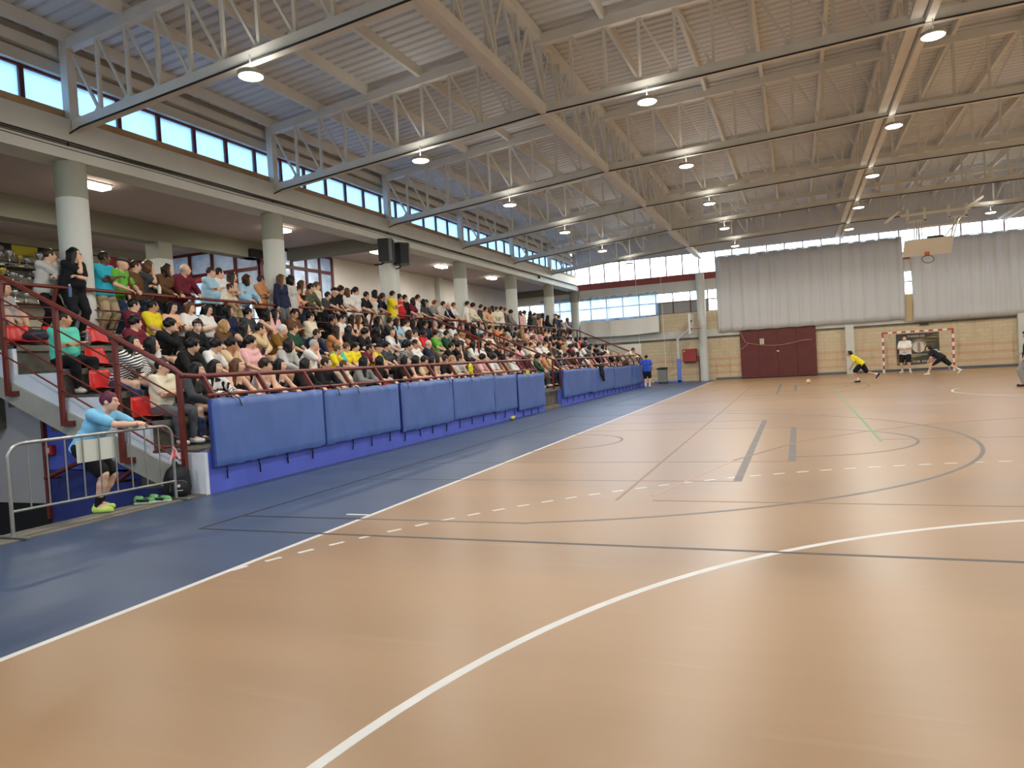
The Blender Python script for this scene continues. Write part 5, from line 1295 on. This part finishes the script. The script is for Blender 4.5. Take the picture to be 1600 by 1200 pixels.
em = MB().lathe([(.022, 0), (.022, .003)], 16, (0,0,0)).build('emblem', mat('emblem_white', (216,216,214), .6), None); em.parent = bp_
em.matrix_local = Rz @ Matrix.Translation((.190, -.02, .17)) @ Matrix.Rotation(math.pi/2, 4, 'Y')
em2 = MB().box(-.003, .003, -.05, .05, -.005, .005).build('emblem_strip', MATS['emblem_white'], None); em2.parent = bp_
em2.matrix_local = Rz @ Matrix.Translation((.187, -.02, .10))
for i, (sx, sy, rz_) in enumerate(((-13.64, 5.24, .75), (-13.52, 5.37, .6))):
    t = empty('trainer', (sx, sy, .012), 'green and black running shoe on the kerb, %s of the pair' % ('left one' if i == 0 else 'right one beside the backpack'), 'shoe', 'running shoes on the kerb', rz_)
    q = SDF(.006); q.ell((-.075,0,.065), (.058,.040,.062), k=.03); q.ell((.05,0,.045), (.09,.043,.040), k=.04)
    me = q.mesh('upper', cuts=[((0,0,.022), (0,0,-1))], carve=[((-.065,0,.138), .040)]); me.materials.append(mat('shoe_green', (122,190,116), .6)); link('upper', me, t)
    q = SDF(.006); q.cone((-.09,0,.018), (.10,0,.018), .046, .044, .02); me = q.mesh('sole', cuts=[((0,0,.030), (0,0,1)), ((0,0,.0), (0,0,-1))]); me.materials.append(mat('shoe_sole', (206,214,200), .6)); link('sole', me, t)
    for k in range(4): l_ = MB().bar((-.01+.024*k, -.042, .082-.008*k), (.01+.024*k, .042, .082-.008*k), .012, .010).build('lace', M_BLACK, None); l_.parent = t
    for s_ in (1,-1): l_ = MB().bar((-.10, .042*s_, .06), (.05, .047*s_, .04), .006, .03).build('side_stripe', M_BLACK, None); l_.parent = t

# ------------------------------------------------------------------ red plastic seats left free
M_SEAT = mat('red_plastic_seat', (206,44,40), .35, spec=.5)
def seat_mesh():
    def fn(u, v):
        y = (v-.5)*.44; s = u*2
        if s < 1.1: x = .22-.36*s/1.1; z = .05+.02*math.cos(s*2)+.10*(v-.5)**2
        else: t = (s-1.1)/.9; x = -.14-.09*t-.0*t; z = .05-.012+.33*t; y *= 1-.25*t*t; x += .3*(v-.5)**2
        return (x, y, z)
    return MB().grid(fn, 12, 8)
sm = seat_mesh().mesh('shell', M_SEAT, True)
rowseat = {'1': (-14.62, 1.04), '2': (-15.5, 1.49), '3': (-16.48, 1.90), '4': (-17.42, 2.33)}
for row, y, lab in (('4', 6.35, 'at the near end of the fourth row, holding a dark bag'), ('4', 7.75, 'in the fourth row behind the man in the teal T-shirt'), ('3', 6.98, 'in the third row beside the man in the teal T-shirt'),
                    ('2', 6.28, 'in the second row at the near end, by the striped top'), ('1', 6.24, 'in the front row at the near end, by the cream T-shirt'), ('1', 10.7, 'in the front row between two long-haired people'), ('4', 6.95, 'in the fourth row above the teal T-shirt'), ('1', 13.0, 'in the front row behind the sixth rail strut')):
    x, z = rowseat[row]; s_ = empty('stadium_seat', (x, y, z), 'empty red plastic seat '+lab, 'seat', 'red plastic seats'); o = link('shell', sm, s_)
    m_ = o.modifiers.new('thick', 'SOLIDIFY'); m_.thickness = .012
    for d in (-.15, .15): MB().box(x-.1, x+.1, y+d-.02, y+d+.02, z, z+.045).build('bracket', M_BLACK, s_)
q = SDF(.012); q.ell((0,0,.10), (.14,.20,.11), k=.04); q.ell((.04,.1,.12), (.10,.10,.09), k=.05); me = q.mesh('sports_bag', cuts=[((0,0,.0), (0,0,-1))], wrinkle=.006); me.materials.append(mat('dark_blue_nylon', (34,38,52), .6)); o = link('sports_bag', me, None, (-17.36, 6.5, 2.41)); tag(o, 'dark blue crumpled bag lying on the red seat at the near end', 'bag')
wb = empty('water_bottle', (-17.2, 7.32, 2.36), 'clear plastic water bottle on the red seat beside the teal T-shirt', 'bottle')
MB().lathe([(.045,0), (.048,.03), (.048,.17), (.02,.22), (.02,.24)], 16, (-17.2, 7.32, 2.36)).build('body', pane_mat('bottle_plastic', (214,220,232), .9, .35), wb, smooth=True); MB().lathe([(.022,0), (.022,.025)], 12, (-17.2, 7.32, 2.60)).build('cap', mat('cap_pink', (220,150,170), .5), wb, smooth=True)
for y, lab, hgt, rr, c in ((7.36, 'small blue bottle held at the gallery rail by the person in black', .2, .035, (60,84,130)), (9.42, 'clear cup standing at the gallery rail beside the curly-haired person', .16, .04, (212,210,200))):
    b_ = empty('drink_bottle' if y < 8 else 'plastic_cup', (-17.62, y, 3.24), lab, 'bottle' if y < 8 else 'cup')
    if y > 8: b_.location = (-17.75, y, 3.456)
    p_ = tuple(b_.location); MB().lathe([(rr*.8,0), (rr,hgt*.8), (rr*.6,hgt)], 14, p_).build('body', mat('drink_%d' % int(y), c, .3), b_, smooth=True); MB().lathe([(rr*.5,0), (rr*.5,.03)], 12, (p_[0], p_[1], p_[2]+hgt)).build('lid', M_WHITE, b_, smooth=True)

# ------------------------------------------------------------------ loudspeakers
for i, (x, y, rz_, lab) in enumerate(((-17.62, 18.2, .35, 'left one of the two on the third column'), (-17.62, 19.12, -.55, 'right one of the two on the third column'))):
    s_ = empty('loudspeaker', (x, y, 5.08), 'black box loudspeaker under the beam, '+lab, 'speaker', 'loudspeakers', rz_)
    def lp(m, nm, mt, bev=0):
        o = m.build(nm, mt, None, bevel=bev); o.parent = s_; return o
    lp(MB().prism([(-.22,-.26,0), (.12,-.26,0), (.22,-.16,0), (.22,.16,0), (.12,.26,0), (-.22,.26,0)], (0,0,.72)), 'cabinet', M_BLACK, .01)
    lp(MB().box(.221, .235, -.15, .15, .04, .68), 'grille', mat('speaker_grille', (34,34,35), .7, bump=.5, bscale=200)); lp(MB().tube([(-.1,0,-.02), (-.2,0,-.06), (-.42,.0,-.06)], .025, 8), 'bracket', M_BLACK)

# ------------------------------------------------------------------ trophies, scarf and banner at the gallery back
M_CHROME = mat('silver_cup', (206,208,214), .22, metal=.9); M_GOLD = mat('gold_cup', (206,176,90), .3, metal=.8); M_STONE = mat('trophy_base', (30,28,28), .4); M_MARB = mat('pale_trophy_base', (210,208,200), .4)
cup_prof = [(.05,0), (.055,.01), (.02,.04), (.015,.14), (.03,.18), (.07,.22), (.095,.30), (.10,.36), (.09,.36), (.06,.25)]
for i, z in enumerate((5.12, 4.62, 4.12)):
    tag(MB().box(-26.08, -25.6, 10.2, 14.6, z-.03, z).build('trophy_shelf', mat('dark_shelf', (58,50,40), .6)), 'dark wooden trophy shelf on the gallery back wall, %s from the top' % ordn(i+1), 'shelf')
cupm = {}
for r_i, (z, ys) in enumerate(((5.12, (11.45,11.72,12.0,12.2,12.42,12.58,12.78,12.98,13.16)), (4.62, (11.3,11.5,11.78,12.0,12.22,12.42,12.6,12.8,13.0,13.25)), (4.12, (11.2,11.5,11.8,12.1,12.45,12.8)))):
    for j, y in enumerate(ys):
        sc_k = (.95,1.1,.85,.7,.6,1.15,.7,.9,.95,.8)[j]; t = empty('trophy', (-25.82, y, z), 'silver trophy cup on the %s trophy shelf, %s from the left' % (('top','middle','lowest')[r_i], ordn(j+1)), 'trophy', 'trophies')
        t.scale = (sc_k,)*3; g = (j+r_i) % 5 == 2
        if 'cup' not in cupm:
            cupm['cup'] = MB().lathe(cup_prof, 18).mesh('cup', M_CHROME, True); cupm['cupg'] = MB().lathe(cup_prof, 18).mesh('cup', M_GOLD, True); cupm['base'] = MB().box(-.07,.07,-.07,.07,0,.07).mesh('base', M_STONE); cupm['basew'] = MB().box(-.08,.08,-.08,.08,0,.06).mesh('base', M_MARB)
            cupm['h'] = MB().tube([(0,.09,.31), (0,.14,.31), (0,.14,.24), (0,.08,.22)], .008, 6).mesh('handle', M_CHROME, True); cupm['h2'] = MB().tube([(0,-.09,.31), (0,-.14,.31), (0,-.14,.24), (0,-.08,.22)], .008, 6).mesh('handle', M_CHROME, True)
        link('base', cupm['base' if j % 2 else 'basew'], t); link('cup', cupm['cupg' if g else 'cup'], t, (0,0,.065)); link('handle', cupm['h'], t, (0,0,.065)); link('handle', cupm['h2'], t, (0,0,.065))
sf = empty('scarf', (-26.05, 12.2, 5.5), 'yellow and black team scarf stretched along the wall above the trophies', 'scarf')
for a, b, c in ((10.6, 11.25, 'k'), (11.25, 11.95, 'k2'), (11.95, 12.7, 'y'), (12.7, 13.1, 'k')):
    MB().box(-26.08, -26.03, a, b-.01, 5.52, 5.80).build('panel', mat('scarf_yellow', (170,160,48), .9) if c == 'y' else mat('scarf_black', (32,30,30), .9), sf)
    if c != 'y': MB().lathe([(.14,0), (.10,.03)], 14, (0,0,0)).build('badge', mat('scarf_badge', (120,118,116), .6), None).parent = sf
for k, b_ in enumerate([c for c in sf.children if c.name.startswith('badge')]): b_.matrix_local = Matrix.Translation((.03, (-1.3,-.6,.7)[k], .16)) @ Matrix.Rotation(math.pi/2, 4, 'Y') @ Matrix.Diagonal((.6,1,1,1))
fb = empty('red_banner', (-26.05, 15.6, 5.1), 'red cloth banner with a grey wing emblem on the gallery back wall', 'banner')
MB().grid(lambda u, v: (-26.03+.02*math.sin(u*14), 14.85+1.7*u, 5.05+.8*v-.06*math.sin(math.pi*u)*v), 24, 4).build('cloth', mat('banner_red', (150,44,48), .85), fb, smooth=True)
MB().prism([(-25.99, 15.5, 5.2), (-25.99, 15.75, 5.5), (-25.99, 15.9, 5.45), (-25.99, 16.05, 5.62), (-25.99, 16.2, 5.75), (-25.99, 16.22, 5.4), (-25.99, 16.0, 5.2), (-25.99, 15.8, 5.12)], (.01,0,0)).build('wing_emblem', mat('emblem_grey', (150,150,158), .8), fb)
tag(MB().box(-22.35, -21.75, 16.75, 17.3, 5.55, 5.82).build('projector', M_BLACK, bevel=.02), 'black projector box under the gallery beam at the partition corner', 'projector')

# ------------------------------------------------------------------ far wall: curtains, net curtain, pilasters
def cloth_mat(name, rgb, trans, rough=.6):
    m = bpy.data.materials.new(name); m.use_nodes = True; n = m.node_tree; b = n.nodes['Principled BSDF']; b.inputs['Base Color'].default_value = lin(*rgb); b.inputs['Roughness'].default_value = rough
    t = n.nodes.new('ShaderNodeBsdfTranslucent'); t.inputs[0].default_value = lin(*rgb); mx = n.nodes.new('ShaderNodeMixShader'); mx.inputs[0].default_value = trans
    L = n.links; o = n.nodes['Material Output']; L.new(b.outputs[0], mx.inputs[1]); L.new(t.outputs[0], mx.inputs[2]); L.new(mx.outputs[0], o.inputs[0]); return m
M_CURT = cloth_mat('grey_curtain_vinyl', (208,207,205), .14, .42)
def curtain(x0, x1, zt, zb, y, lab, seed):
    r_ = random.Random(seed); ph = [r_.uniform(0, 6.3) for _ in range(5)]
    def fn(u, v):
        x = x0+(x1-x0)*u; am = .03+.03*v
        d = am*(math.sin(x*9+ph[0]+.8*math.sin(x*1.7+ph[1]))+.5*math.sin(x*21+ph[2]))+.02*math.sin(x*2.3+v*3+ph[3])
        return (x+.02*math.sin(v*5+x*3), y+d, zb+(zt-zb)*v+.012*math.sin(x*6)*(1-v))
    o = MB().grid(fn, int((x1-x0)*16), 14).build('curtain', M_CURT, smooth=True, sharp=180); s = o.modifiers.new('thick', 'SOLIDIFY'); s.thickness = .006
    return tag(o, lab, 'curtain')
curtain(-9.70, -.32, 6.97, 2.72, 40.42, 'large grey vinyl curtain above the maroon gate, left of the ceiling basket', 3)
curtain(.04, 9.6, 6.72, 2.56, 40.42, 'large grey vinyl curtain at the right, behind the ceiling basket', 8)
for i, (a, b, z) in enumerate(((-9.75, -.3, 7.0), (.0, 9.65, 6.75))):
    tag(MB().tube([(a, 40.45, z), (b, 40.45, z)], .025, 8).build('curtain_rail', M_STEEL, smooth=True), 'steel rail carrying the %s grey curtain' % ('left' if i == 0 else 'right'), 'rail')
M_SHEER = pane_mat('sheer_net', (160,174,190), .97, .5)
o = MB().grid(lambda u, v: (-17.75+4.75*u, 40.3+.05*math.sin(u*26)*(1-v*.5)+.03*math.sin(u*61+2), 2.98+2.35*v-.08*math.sin(u*3.1)*(1-v)), 70, 8).build('net_curtain', M_SHEER, smooth=True, sharp=180); tag(o, 'white sheer sheet hung over the windows in the far left corner', 'curtain')
o = MB().grid(lambda u, v: (-17.75+4.75*u, 40.17+.03*math.sin(u*26), 2.98+.95*v-.08*math.sin(u*3.1)), 70, 3).build('front_lit_band', mat('sheet_front_lit', (228,224,214), .9), o, smooth=True, sharp=180)  # lower part of the same sheet, its lack of backlight painted as opaque pale
o = MB().grid(lambda u, v: (-20.3+2.1*u, 40.35+.03*math.sin(u*20), 2.9+2.5*v), 30, 6).build('net_curtain', M_SHEER, smooth=True, sharp=180); tag(o, 'white sheer sheet over the gallery window behind the last spectators', 'curtain')
MB().box(-17.8, -12.95, 40.28, 40.58, 5.30, 5.34).build('hanging_rail', M_STEEL, bpy.data.objects['net_curtain'])
cf = empty('round_column', (-10.55, 40.15, 0), 'tall pale round column against the far wall beside the basketball stand', 'column')
MB().lathe([(.24, 0), (.24, 3.2)], 24, (-10.55, 40.15, 0)).build('lower_shaft', mat('column_grey_white', (196,196,190), .6), cf, smooth=True); MB().lathe([(.24, 0), (.24, 2.9)], 24, (-10.55, 40.15, 3.2)).build('upper_shaft', M_COL, cf, smooth=True)
for x, lab in ((-2.97, 'left of the goal, behind the yellow player'), (4.78, 'right of the goal')):
    tag(MB().box(x-.21, x+.21, 40.42, 40.7, 0, 2.62).build('pilaster', M_WHITE), 'white wall pilaster '+lab, 'pilaster')
tag(MB().box(-.33, .05, 40.5, 40.7, 2.6, 4.0).build('pilaster', mat('tan_pilaster', (186,166,124), .85)), 'tan wall pier seen in the gap between the two grey curtains', 'pilaster')

# ------------------------------------------------------------------ maroon gate with net, goal, banner
gt = empty('maroon_gate', (-6.6, 40.62, 0), 'wide maroon panelled gate in the far wall behind a hanging net', 'gate')
M_GATE = mat('maroon_gate_paint', (112,50,46), .6, var=.1, vscale=1.5)
for i in range(4): MB().box(-8.58+.99*i+.004, -7.59+.99*i-.004, 40.54, 40.64, .04, 2.80).build('panel', M_GATE, gt)
MB().box(-6.66, -6.52, 40.51, 40.54, 1.42, 1.50).build('handle', M_STEEL, gt)
M_NET = mat('net_cord', (196,150,140), .8)
gn = empty('goal_net', (-6.6, 40.35, 0), 'sagging knotted net hanging in front of the maroon gate', 'net')
nm = MB()
for i in range(40):
    x = -8.55+.1*i; nm.tube([(x, 40.4, 2.72), (x+.02, 40.36, 1.9-.14*math.sin(math.pi*i/39)), (x, 40.3, .05)], .0035, 3, False)
for j in range(26): nm.tube([(-8.55+.39*k, 40.33+.04*(j/26), .08+.1*j-.05*math.sin(math.pi*k/10)) for k in range(11)], .0035, 3, False)
tag(nm.build('net_mesh', mat('dark_net_cord', (84,52,50), .9), gn), kind='stuff')
MB().tube([(-8.52, 40.28, 2.66), (-8.27, 40.25, 2.04), (-8.1, 40.25, 1.98)]+[(-8.1+.33*k, 40.25, 1.98-.20*math.sin(math.pi*min(1, k/8.5))) for k in range(1, 10)]+[(-4.85, 40.25, 1.98)], .012, 6).build('top_rope', M_NET, gn, smooth=True)
MB().tube([(-8.1, 40.25, 1.98), (-8.52, 40.28, 1.66)], .010, 6).build('guy_rope', M_NET, gn, smooth=True)
tag(MB().box(-7.52, -7.29, 40.51, 40.54, 1.88, 2.20).build('paper_notice', mat('paper', (214,206,176), .8)), 'pale paper notice stuck on the maroon gate', 'notice')
gl = empty('handball_goal', (0, 39.1, 0), 'red and white striped goal at the far end of the court', 'goal')
M_GR = mat('goal_red', (176,62,52), .5); M_GW = mat('goal_white', (230,226,216), .5)
for s in (-1, 1):
    for k in range(10): MB().box(s*1.54-.04, s*1.54+.04, 39.05, 39.13, k*.2, min(2.0, (k+1)*.2)).build('post_band', M_GW if k % 2 == 0 else M_GR, gl)
    MB().box(s*1.54-.04, s*1.54+.04, 39.05, 39.13, 2.0, 2.08).build('corner', M_GR, gl)
    MB().tube([(s*1.54, 39.13, 2.04), (s*1.54, 39.75, 1.9), (s*1.50, 40.1, .02), (s*1.54, 39.13, .02)], .018, 8).build('rear_frame', M_STEEL, gl, smooth=True)
for k in range(15): MB().box(-1.5+.2*k, -1.5+.2*(k+1), 39.05, 39.13, 2.0, 2.08).build('crossbar_band', M_GW if k % 2 else M_GR, gl)
bn = empty('sponsor_banner', (.22, 40.5, .3), 'dark banner with a round emblem and gold streaks behind the goal', 'banner')
def bmat():
    m = bpy.data.materials.new('banner_print'); m.use_nodes = True; n = m.node_tree; b = n.nodes['Principled BSDF']; L = n.links; b.inputs['Roughness'].default_value = .6
    tc = n.nodes.new('ShaderNodeTexCoord'); mp = n.nodes.new('ShaderNodeMapping'); mp.inputs['Rotation'].default_value = (0, math.radians(-42), 0); mp.inputs['Scale'].default_value = (1.2,1,14); L.new(tc.outputs['Object'], mp.inputs[0])
    nz = n.nodes.new('ShaderNodeTexNoise'); nz.inputs['Scale'].default_value = 1; nz.inputs['Detail'].default_value = 3; L.new(mp.outputs[0], nz.inputs['Vector'])
    sx = n.nodes.new('ShaderNodeSeparateXYZ'); L.new(tc.outputs['Object'], sx.inputs[0])
    ad = n.nodes.new('ShaderNodeMath'); ad.operation = 'SUBTRACT'; L.new(sx.outputs[0], ad.inputs[0])
    ml = n.nodes.new('ShaderNodeMath'); ml.operation = 'SUBTRACT'; ml.inputs[1].default_value = .85; L.new(sx.outputs[2], ml.inputs[0]); L.new(ml.outputs[0], ad.inputs[1])
    ab = n.nodes.new('ShaderNodeMath'); ab.operation = 'ABSOLUTE'; L.new(ad.outputs[0], ab.inputs[0])
    mr = n.nodes.new('ShaderNodeMapRange'); mr.inputs[1].default_value = .15; mr.inputs[2].default_value = .75; mr.inputs[3].default_value = 1; mr.inputs[4].default_value = 0; L.new(ab.outputs[0], mr.inputs[0])
    rp = n.nodes.new('ShaderNodeValToRGB'); rp.color_ramp.elements[0].position = .48; rp.color_ramp.elements[1].position = .62; rp.color_ramp.elements[0].color = (0,0,0,1); L.new(nz.outputs['Fac'], rp.inputs[0])
    mu = n.nodes.new('ShaderNodeMath'); mu.operation = 'MULTIPLY'; L.new(rp.outputs[0], mu.inputs[0]); L.new(mr.outputs[0], mu.inputs[1])
    mx = n.nodes.new('ShaderNodeMix'); mx.data_type = 'RGBA'; mx.inputs[6].default_value = lin(66,60,54); mx.inputs[7].default_value = lin(176,156,74); L.new(mu.outputs[0], mx.inputs[0]); L.new(mx.outputs[2], b.inputs['Base Color']); return m
MB().grid(lambda u, v: (-.76+1.96*u, 40.67+.015*math.sin(u*9), .30+.10*u*(1-v)+(1.66-.08*u*(1-v))*v), 24, 4).build('cloth', bmat(), bn, smooth=True)
M_BW = mat('banner_white', (214,210,200), .7)
def ring(cx, cz, r0, r1, y, a0=0, a1=360, n=40):
    m = MB(); vs = []
    for i in range(n+1):
        a = math.radians(a0+(a1-a0)*i/n); vs += [(cx+r0*math.cos(a), y, cz+r0*math.sin(a)), (cx+r1*math.cos(a), y, cz+r1*math.sin(a))]
    return m.add(vs, [(2*i, 2*i+2, 2*i+3, 2*i+1) for i in range(n)])
ring(.26, 1.22, .0, .28, 40.63).build('emblem_disc', M_BW, bn); ring(.26, 1.22, .31, .345, 40.635, 5, 175).build('emblem_arc', M_BW, bn); ring(.26, 1.22, .40, .42, 40.635, 20, 160).build('emblem_arc', mat('banner_gold', (176,156,74), .7), bn)
MB().box(.20, .34, 40.62, 40.632, .96, 1.48).build('emblem_figure', mat('emblem_tan', (170,140,110), .7), bn)
text('lettering', 'LA FUERZA DE', .15, M_BW, bn, (.05, 40.635, 1.80), (math.pi/2, 0, 0), .002)
text('lettering', 'ANAGAZAN', .13, M_BW, bn, (.27, 40.635, .83), (math.pi/2, 0, 0), .002)
text('lettering', '10 CB FOR ANGLETE', .19, M_BW, bn, (.30, 40.635, .47), (math.pi/2, -.03, 0), .002)
bl = MB(); 
q = SDF(.015); q.ell((0,0,0), (.095,)*3, k=.01); me = q.mesh('ball'); me.materials.append(mat('ball_tan', (214,190,150), .5)); o = link('ball', me, None, (-5.21, 31.4, .097)); tag(o, 'pale handball rolling on the far court left of the yellow player', 'ball')
vt = MB().box(.35, .75, 40.62, 40.68, 2.34, 2.46).build('wall_vent', mat('dark_vent', (70,64,56), .7)); tag(vt, 'small dark wall fitting above the goal', 'vent')

# ------------------------------------------------------------------ ceiling basket, folded up
hp = empty('ceiling_basket', (-.15, 34, 5.1), 'folding basketball hoop hung from the roof above the goal', 'basketball hoop')
M_HOOPW = mat('hoop_frame_paint', (240,234,220), .5)
n_ = np.array([0,-.60,-.80]); u_ = np.array([0,-.80,.60]); c0 = np.array([-.15, 34.0, 5.58])
def hv(x, a, b): return tuple(c0+np.array([x,0,0])+u_*a+n_*b)
bm_ = MB().prism([hv(-.9,-.5,0), hv(.9,-.5,0), hv(.9,.5,0), hv(-.9,.5,0)], tuple(n_*-.04)); bm_.build('backboard', mat('backboard_face', (236,232,218), .5), hp)
for x in (-.9, .9): MB().bar(hv(x,-.5,-.02), hv(x,.5,-.02), .05, .06).build('board_edge', M_HOOPW, hp)
MB().prism([hv(-.09,-.40,.0), hv(.09,-.40,.0), hv(.09,-.28,.0), hv(-.09,-.28,.0)], tuple(n_*.14)).build('ring_bracket', mat('hoop_orange', (200,110,72), .5), hp)
rc = np.array(hv(0,-.36,.36)); pts = [tuple(rc+np.array([1,0,0])*.225*math.cos(a)+n_*.225*math.sin(a)) for a in [2*math.pi*i/28 for i in range(29)]]
MB().tube(pts, .014, 8, False).build('ring', mat('ring_dark', (70,58,52), .5), hp, smooth=True)
nt_ = MB()
for i in range(12):
    a = 2*math.pi*i/12; p0 = rc+np.array([1,0,0])*.22*math.cos(a)+n_*.22*math.sin(a); nt_.tube([tuple(p0), tuple(p0*.5+rc*.5+np.array([0,0,-.22])), tuple(p0*.35+rc*.65+np.array([0,.02,-.40]))], .006, 4, False)
tag(nt_.build('net', M_GW, hp), kind='stuff')
for x in (-.65, .95):
    for d in (0, .14): MB().bar((x+.2+d, 35.2, 6.95), (x*.85-.1+d*.5, 34.1, 5.72), .045, .06).build('drop_arm', M_HOOPW, hp)
    MB().bar((x+.45, 35.2, 6.95), (x*.5+.05, 34.4, 5.95), .04, .05).build('brace', M_HOOPW, hp)
    for d in (-.05, .62): MB().box(x+d-.05, x+d+.05, 35.15, 35.25, 6.92, 7.5).build('hanger', M_HOOPW, hp)
    MB().box(x-.08, x+.66, 35.15, 35.25, 6.88, 6.98).build('hanger_sill', M_HOOPW, hp)
MB().box(-1.0, 1.75, 35.16, 35.24, 7.2, 7.3).build('cross_beam', M_HOOPW, hp); MB().box(-.75, 1.6, 35.18, 35.24, 6.62, 6.68).build('cross_tube', M_HOOPW, hp)
MB().bar((-1.75, 34.0, 6.85), (-.75, 36.0, 7.75), .09, .12).build('diagonal_stay', M_HOOPW, hp); MB().bar((1.45, 34.6, 7.2), (2.3, 35.6, 7.75), .07, .1).build('diagonal_stay', M_HOOPW, hp)
MB().prism([(-.1, 34.35, 5.78), (.5, 34.35, 5.78), (.55, 34.35, 6.05), (-.05, 34.35, 6.05)], (0,.35,.1)).build('motor_box', mat('motor_grey', (62,58,62), .6), hp)

# ------------------------------------------------------------------ portable basket, hose cabinet, bin in the far left corner
ph = empty('basketball_stand', (-11.85, 39.6, 0), 'portable basketball stand with blue padded post beside the red cabinet', 'basketball hoop')
M_BP = mat('post_blue_pad', (98,122,206), .5)
MB().box(-13.3, -11.7, 39.4, 39.6, .03, .12).build('base_bar', M_BP, ph); MB().box(-11.98, -11.76, 39.4, 39.6, .0, 1.35).build('post_pad', M_BP, ph, bevel=.02)
MB().box(-11.93, -11.81, 39.45, 39.55, 1.3, 2.5).build('post', M_WHITE, ph); MB().bar((-11.87, 39.5, 2.45), (-11.1, 39.3, 3.02), .09, .09).build('arm', M_WHITE, ph); MB().bar((-13.1, 39.5, .1), (-11.95, 39.5, .75), .05, .05).build('stay', M_WHITE, ph)
MB().box(-11.08, -10.98, 38.4, 40.1, 2.68, 3.80).build('backboard', M_WHITE, ph)
for z in (2.95, 3.4): MB().tube([(-10.97, 38.55, z), (-10.97, 38.75, z)], .05, 8).build('clamp', M_BLACK, ph)
MB().tube([(-10.72+.225*math.cos(a), 39.25+.225*math.sin(a), 2.98) for a in [2*math.pi*i/24 for i in range(25)]], .012, 6, False).build('ring', M_GR, ph, smooth=True)
hc_ = empty('hose_cabinet', (-11.35, 40.5, 1.0), 'red fire hose cabinet on the far wall beside the round column', 'cabinet')
M_HR = mat('cabinet_red', (158,52,50), .5)
MB().box(-11.78, -11.0, 40.42, 40.7, 1.12, 1.88).build('body', M_HR, hc_, bevel=.02); MB().box(-11.75, -11.03, 40.40, 40.42, 1.15, 1.85).build('door', M_HR, hc_); MB().box(-11.72, -11.64, 40.39, 40.40, 1.72, 1.80).build('window_square', M_WHITE, hc_); MB().tube([(-11.7, 40.45, 1.1), (-11.05, 40.45, 1.1)], .02, 6).build('hose_guide', M_DARK, hc_)
tag(MB().tube([(-10.98, 40.5, 1.4), (-10.88, 40.5, 1.4), (-10.86, 40.5, 1.36), (-10.86, 40.5, 0)], .04, 8).build('water_pipe', mat('pipe_red_brown', (140,66,48), .5), smooth=True), 'red-brown water pipe running down beside the hose cabinet', 'pipe')
bi = empty('waste_bin', (-12.78, 39.2, 0), 'grey wheeled bin with black lid in the far left corner', 'bin')
MB().prism([(-13.02, 38.98, .06), (-12.54, 38.98, .06), (-12.54, 39.42, .06), (-13.02, 39.42, .06)], (0,0,.74)).build('body', mat('bin_grey', (124,128,120), .5), bi, bevel=.03); MB().box(-13.06, -12.5, 38.94, 39.46, .8, .88).build('lid', M_BLACK, bi, bevel=.02)
MB().tube([(-13.02, 39.44, .72), (-13.04, 39.54, .9), (-12.54, 39.54, .9), (-12.54, 39.44, .72)], .018, 6).build('handle', M_BLACK, bi, smooth=True)
for x in (-12.98, -12.58): MB().tube([(x-.03, 39.4, .06), (x+.03, 39.4, .06)], .06, 10).build('wheel', M_BLACK, bi, smooth=True)
for i, (x, zt_) in enumerate(((-14.2, 6.2), (-12.75, 6.3), (-15.9, 5.2))):
    tag(MB().tube([(x, 40.05, zt_), (x+.05, 40.05, .02)], .012, 5).build('hanging_rope', M_GW, smooth=True), 'thin white rope of the dividing net hanging near the far left corner, %s' % ('middle one', 'right one', 'left one')[i], 'rope')

# ------------------------------------------------------------------ small things
q = SDF(.014); q.cone((0,0,.62), (.02,.05,.30), .10, .09, .05); q.cone((.02,.05,.35), (.03,.22,.05), .08, .06, .05); q.ell((-.06,-.02,.66), (.12,.16,.05), k=.05); me = q.mesh('jacket', wrinkle=.008); me.materials.append(mat('jacket_dark', (38,38,42), .85)); o = link('jacket', me, None, (-13.10, 26.9, .66)); tag(o, 'dark jacket hanging over the front rail onto a far blue pad', 'jacket')
q = SDF(.012); q.ell((0,0,.14), (.04,.12,.14), k=.03); q.ell((0,.05,.02), (.04,.08,.07), k=.03); me = q.mesh('yellow_cloth', wrinkle=.006); me.materials.append(mat('cloth_yellow', (214,206,40), .85)); o = link('yellow_cloth', me, None, (-13.36, 14.92, 1.38)); tag(o, 'crumpled yellow cloth hung on the front rail before the pink shirt', 'cloth')
tag(MB().box(-13.2, -13.17, 18.44, 18.62, 1.24, 1.37).build('yellow_tag', mat('tag_yellow', (214,206,60), .6)), 'small yellow tag on top of the last near pad', 'tag')
q = SDF(.012); q.ell((0,0,.05), (.07,.09,.05), k=.02); q.ell((.04,.03,.08), (.04,.05,.04), k=.02); me = q.mesh('crumpled_wrapper', wrinkle=.006); me.materials.append(mat('wrapper_yellow', (176,170,70), .6)); o = link('crumpled_wrapper', me, None, (-13.08, 16.85, .01)); tag(o, 'crumpled yellow wrapper on the blue floor below the pads', 'wrapper')
cm = MB().box(-18.0, -17.75, 33.3, 33.42, 5.95, 6.08).build('camera_box', M_BLACK, bevel=.01); tag(cm, 'small black camera under the gallery beam near the far end', 'camera')
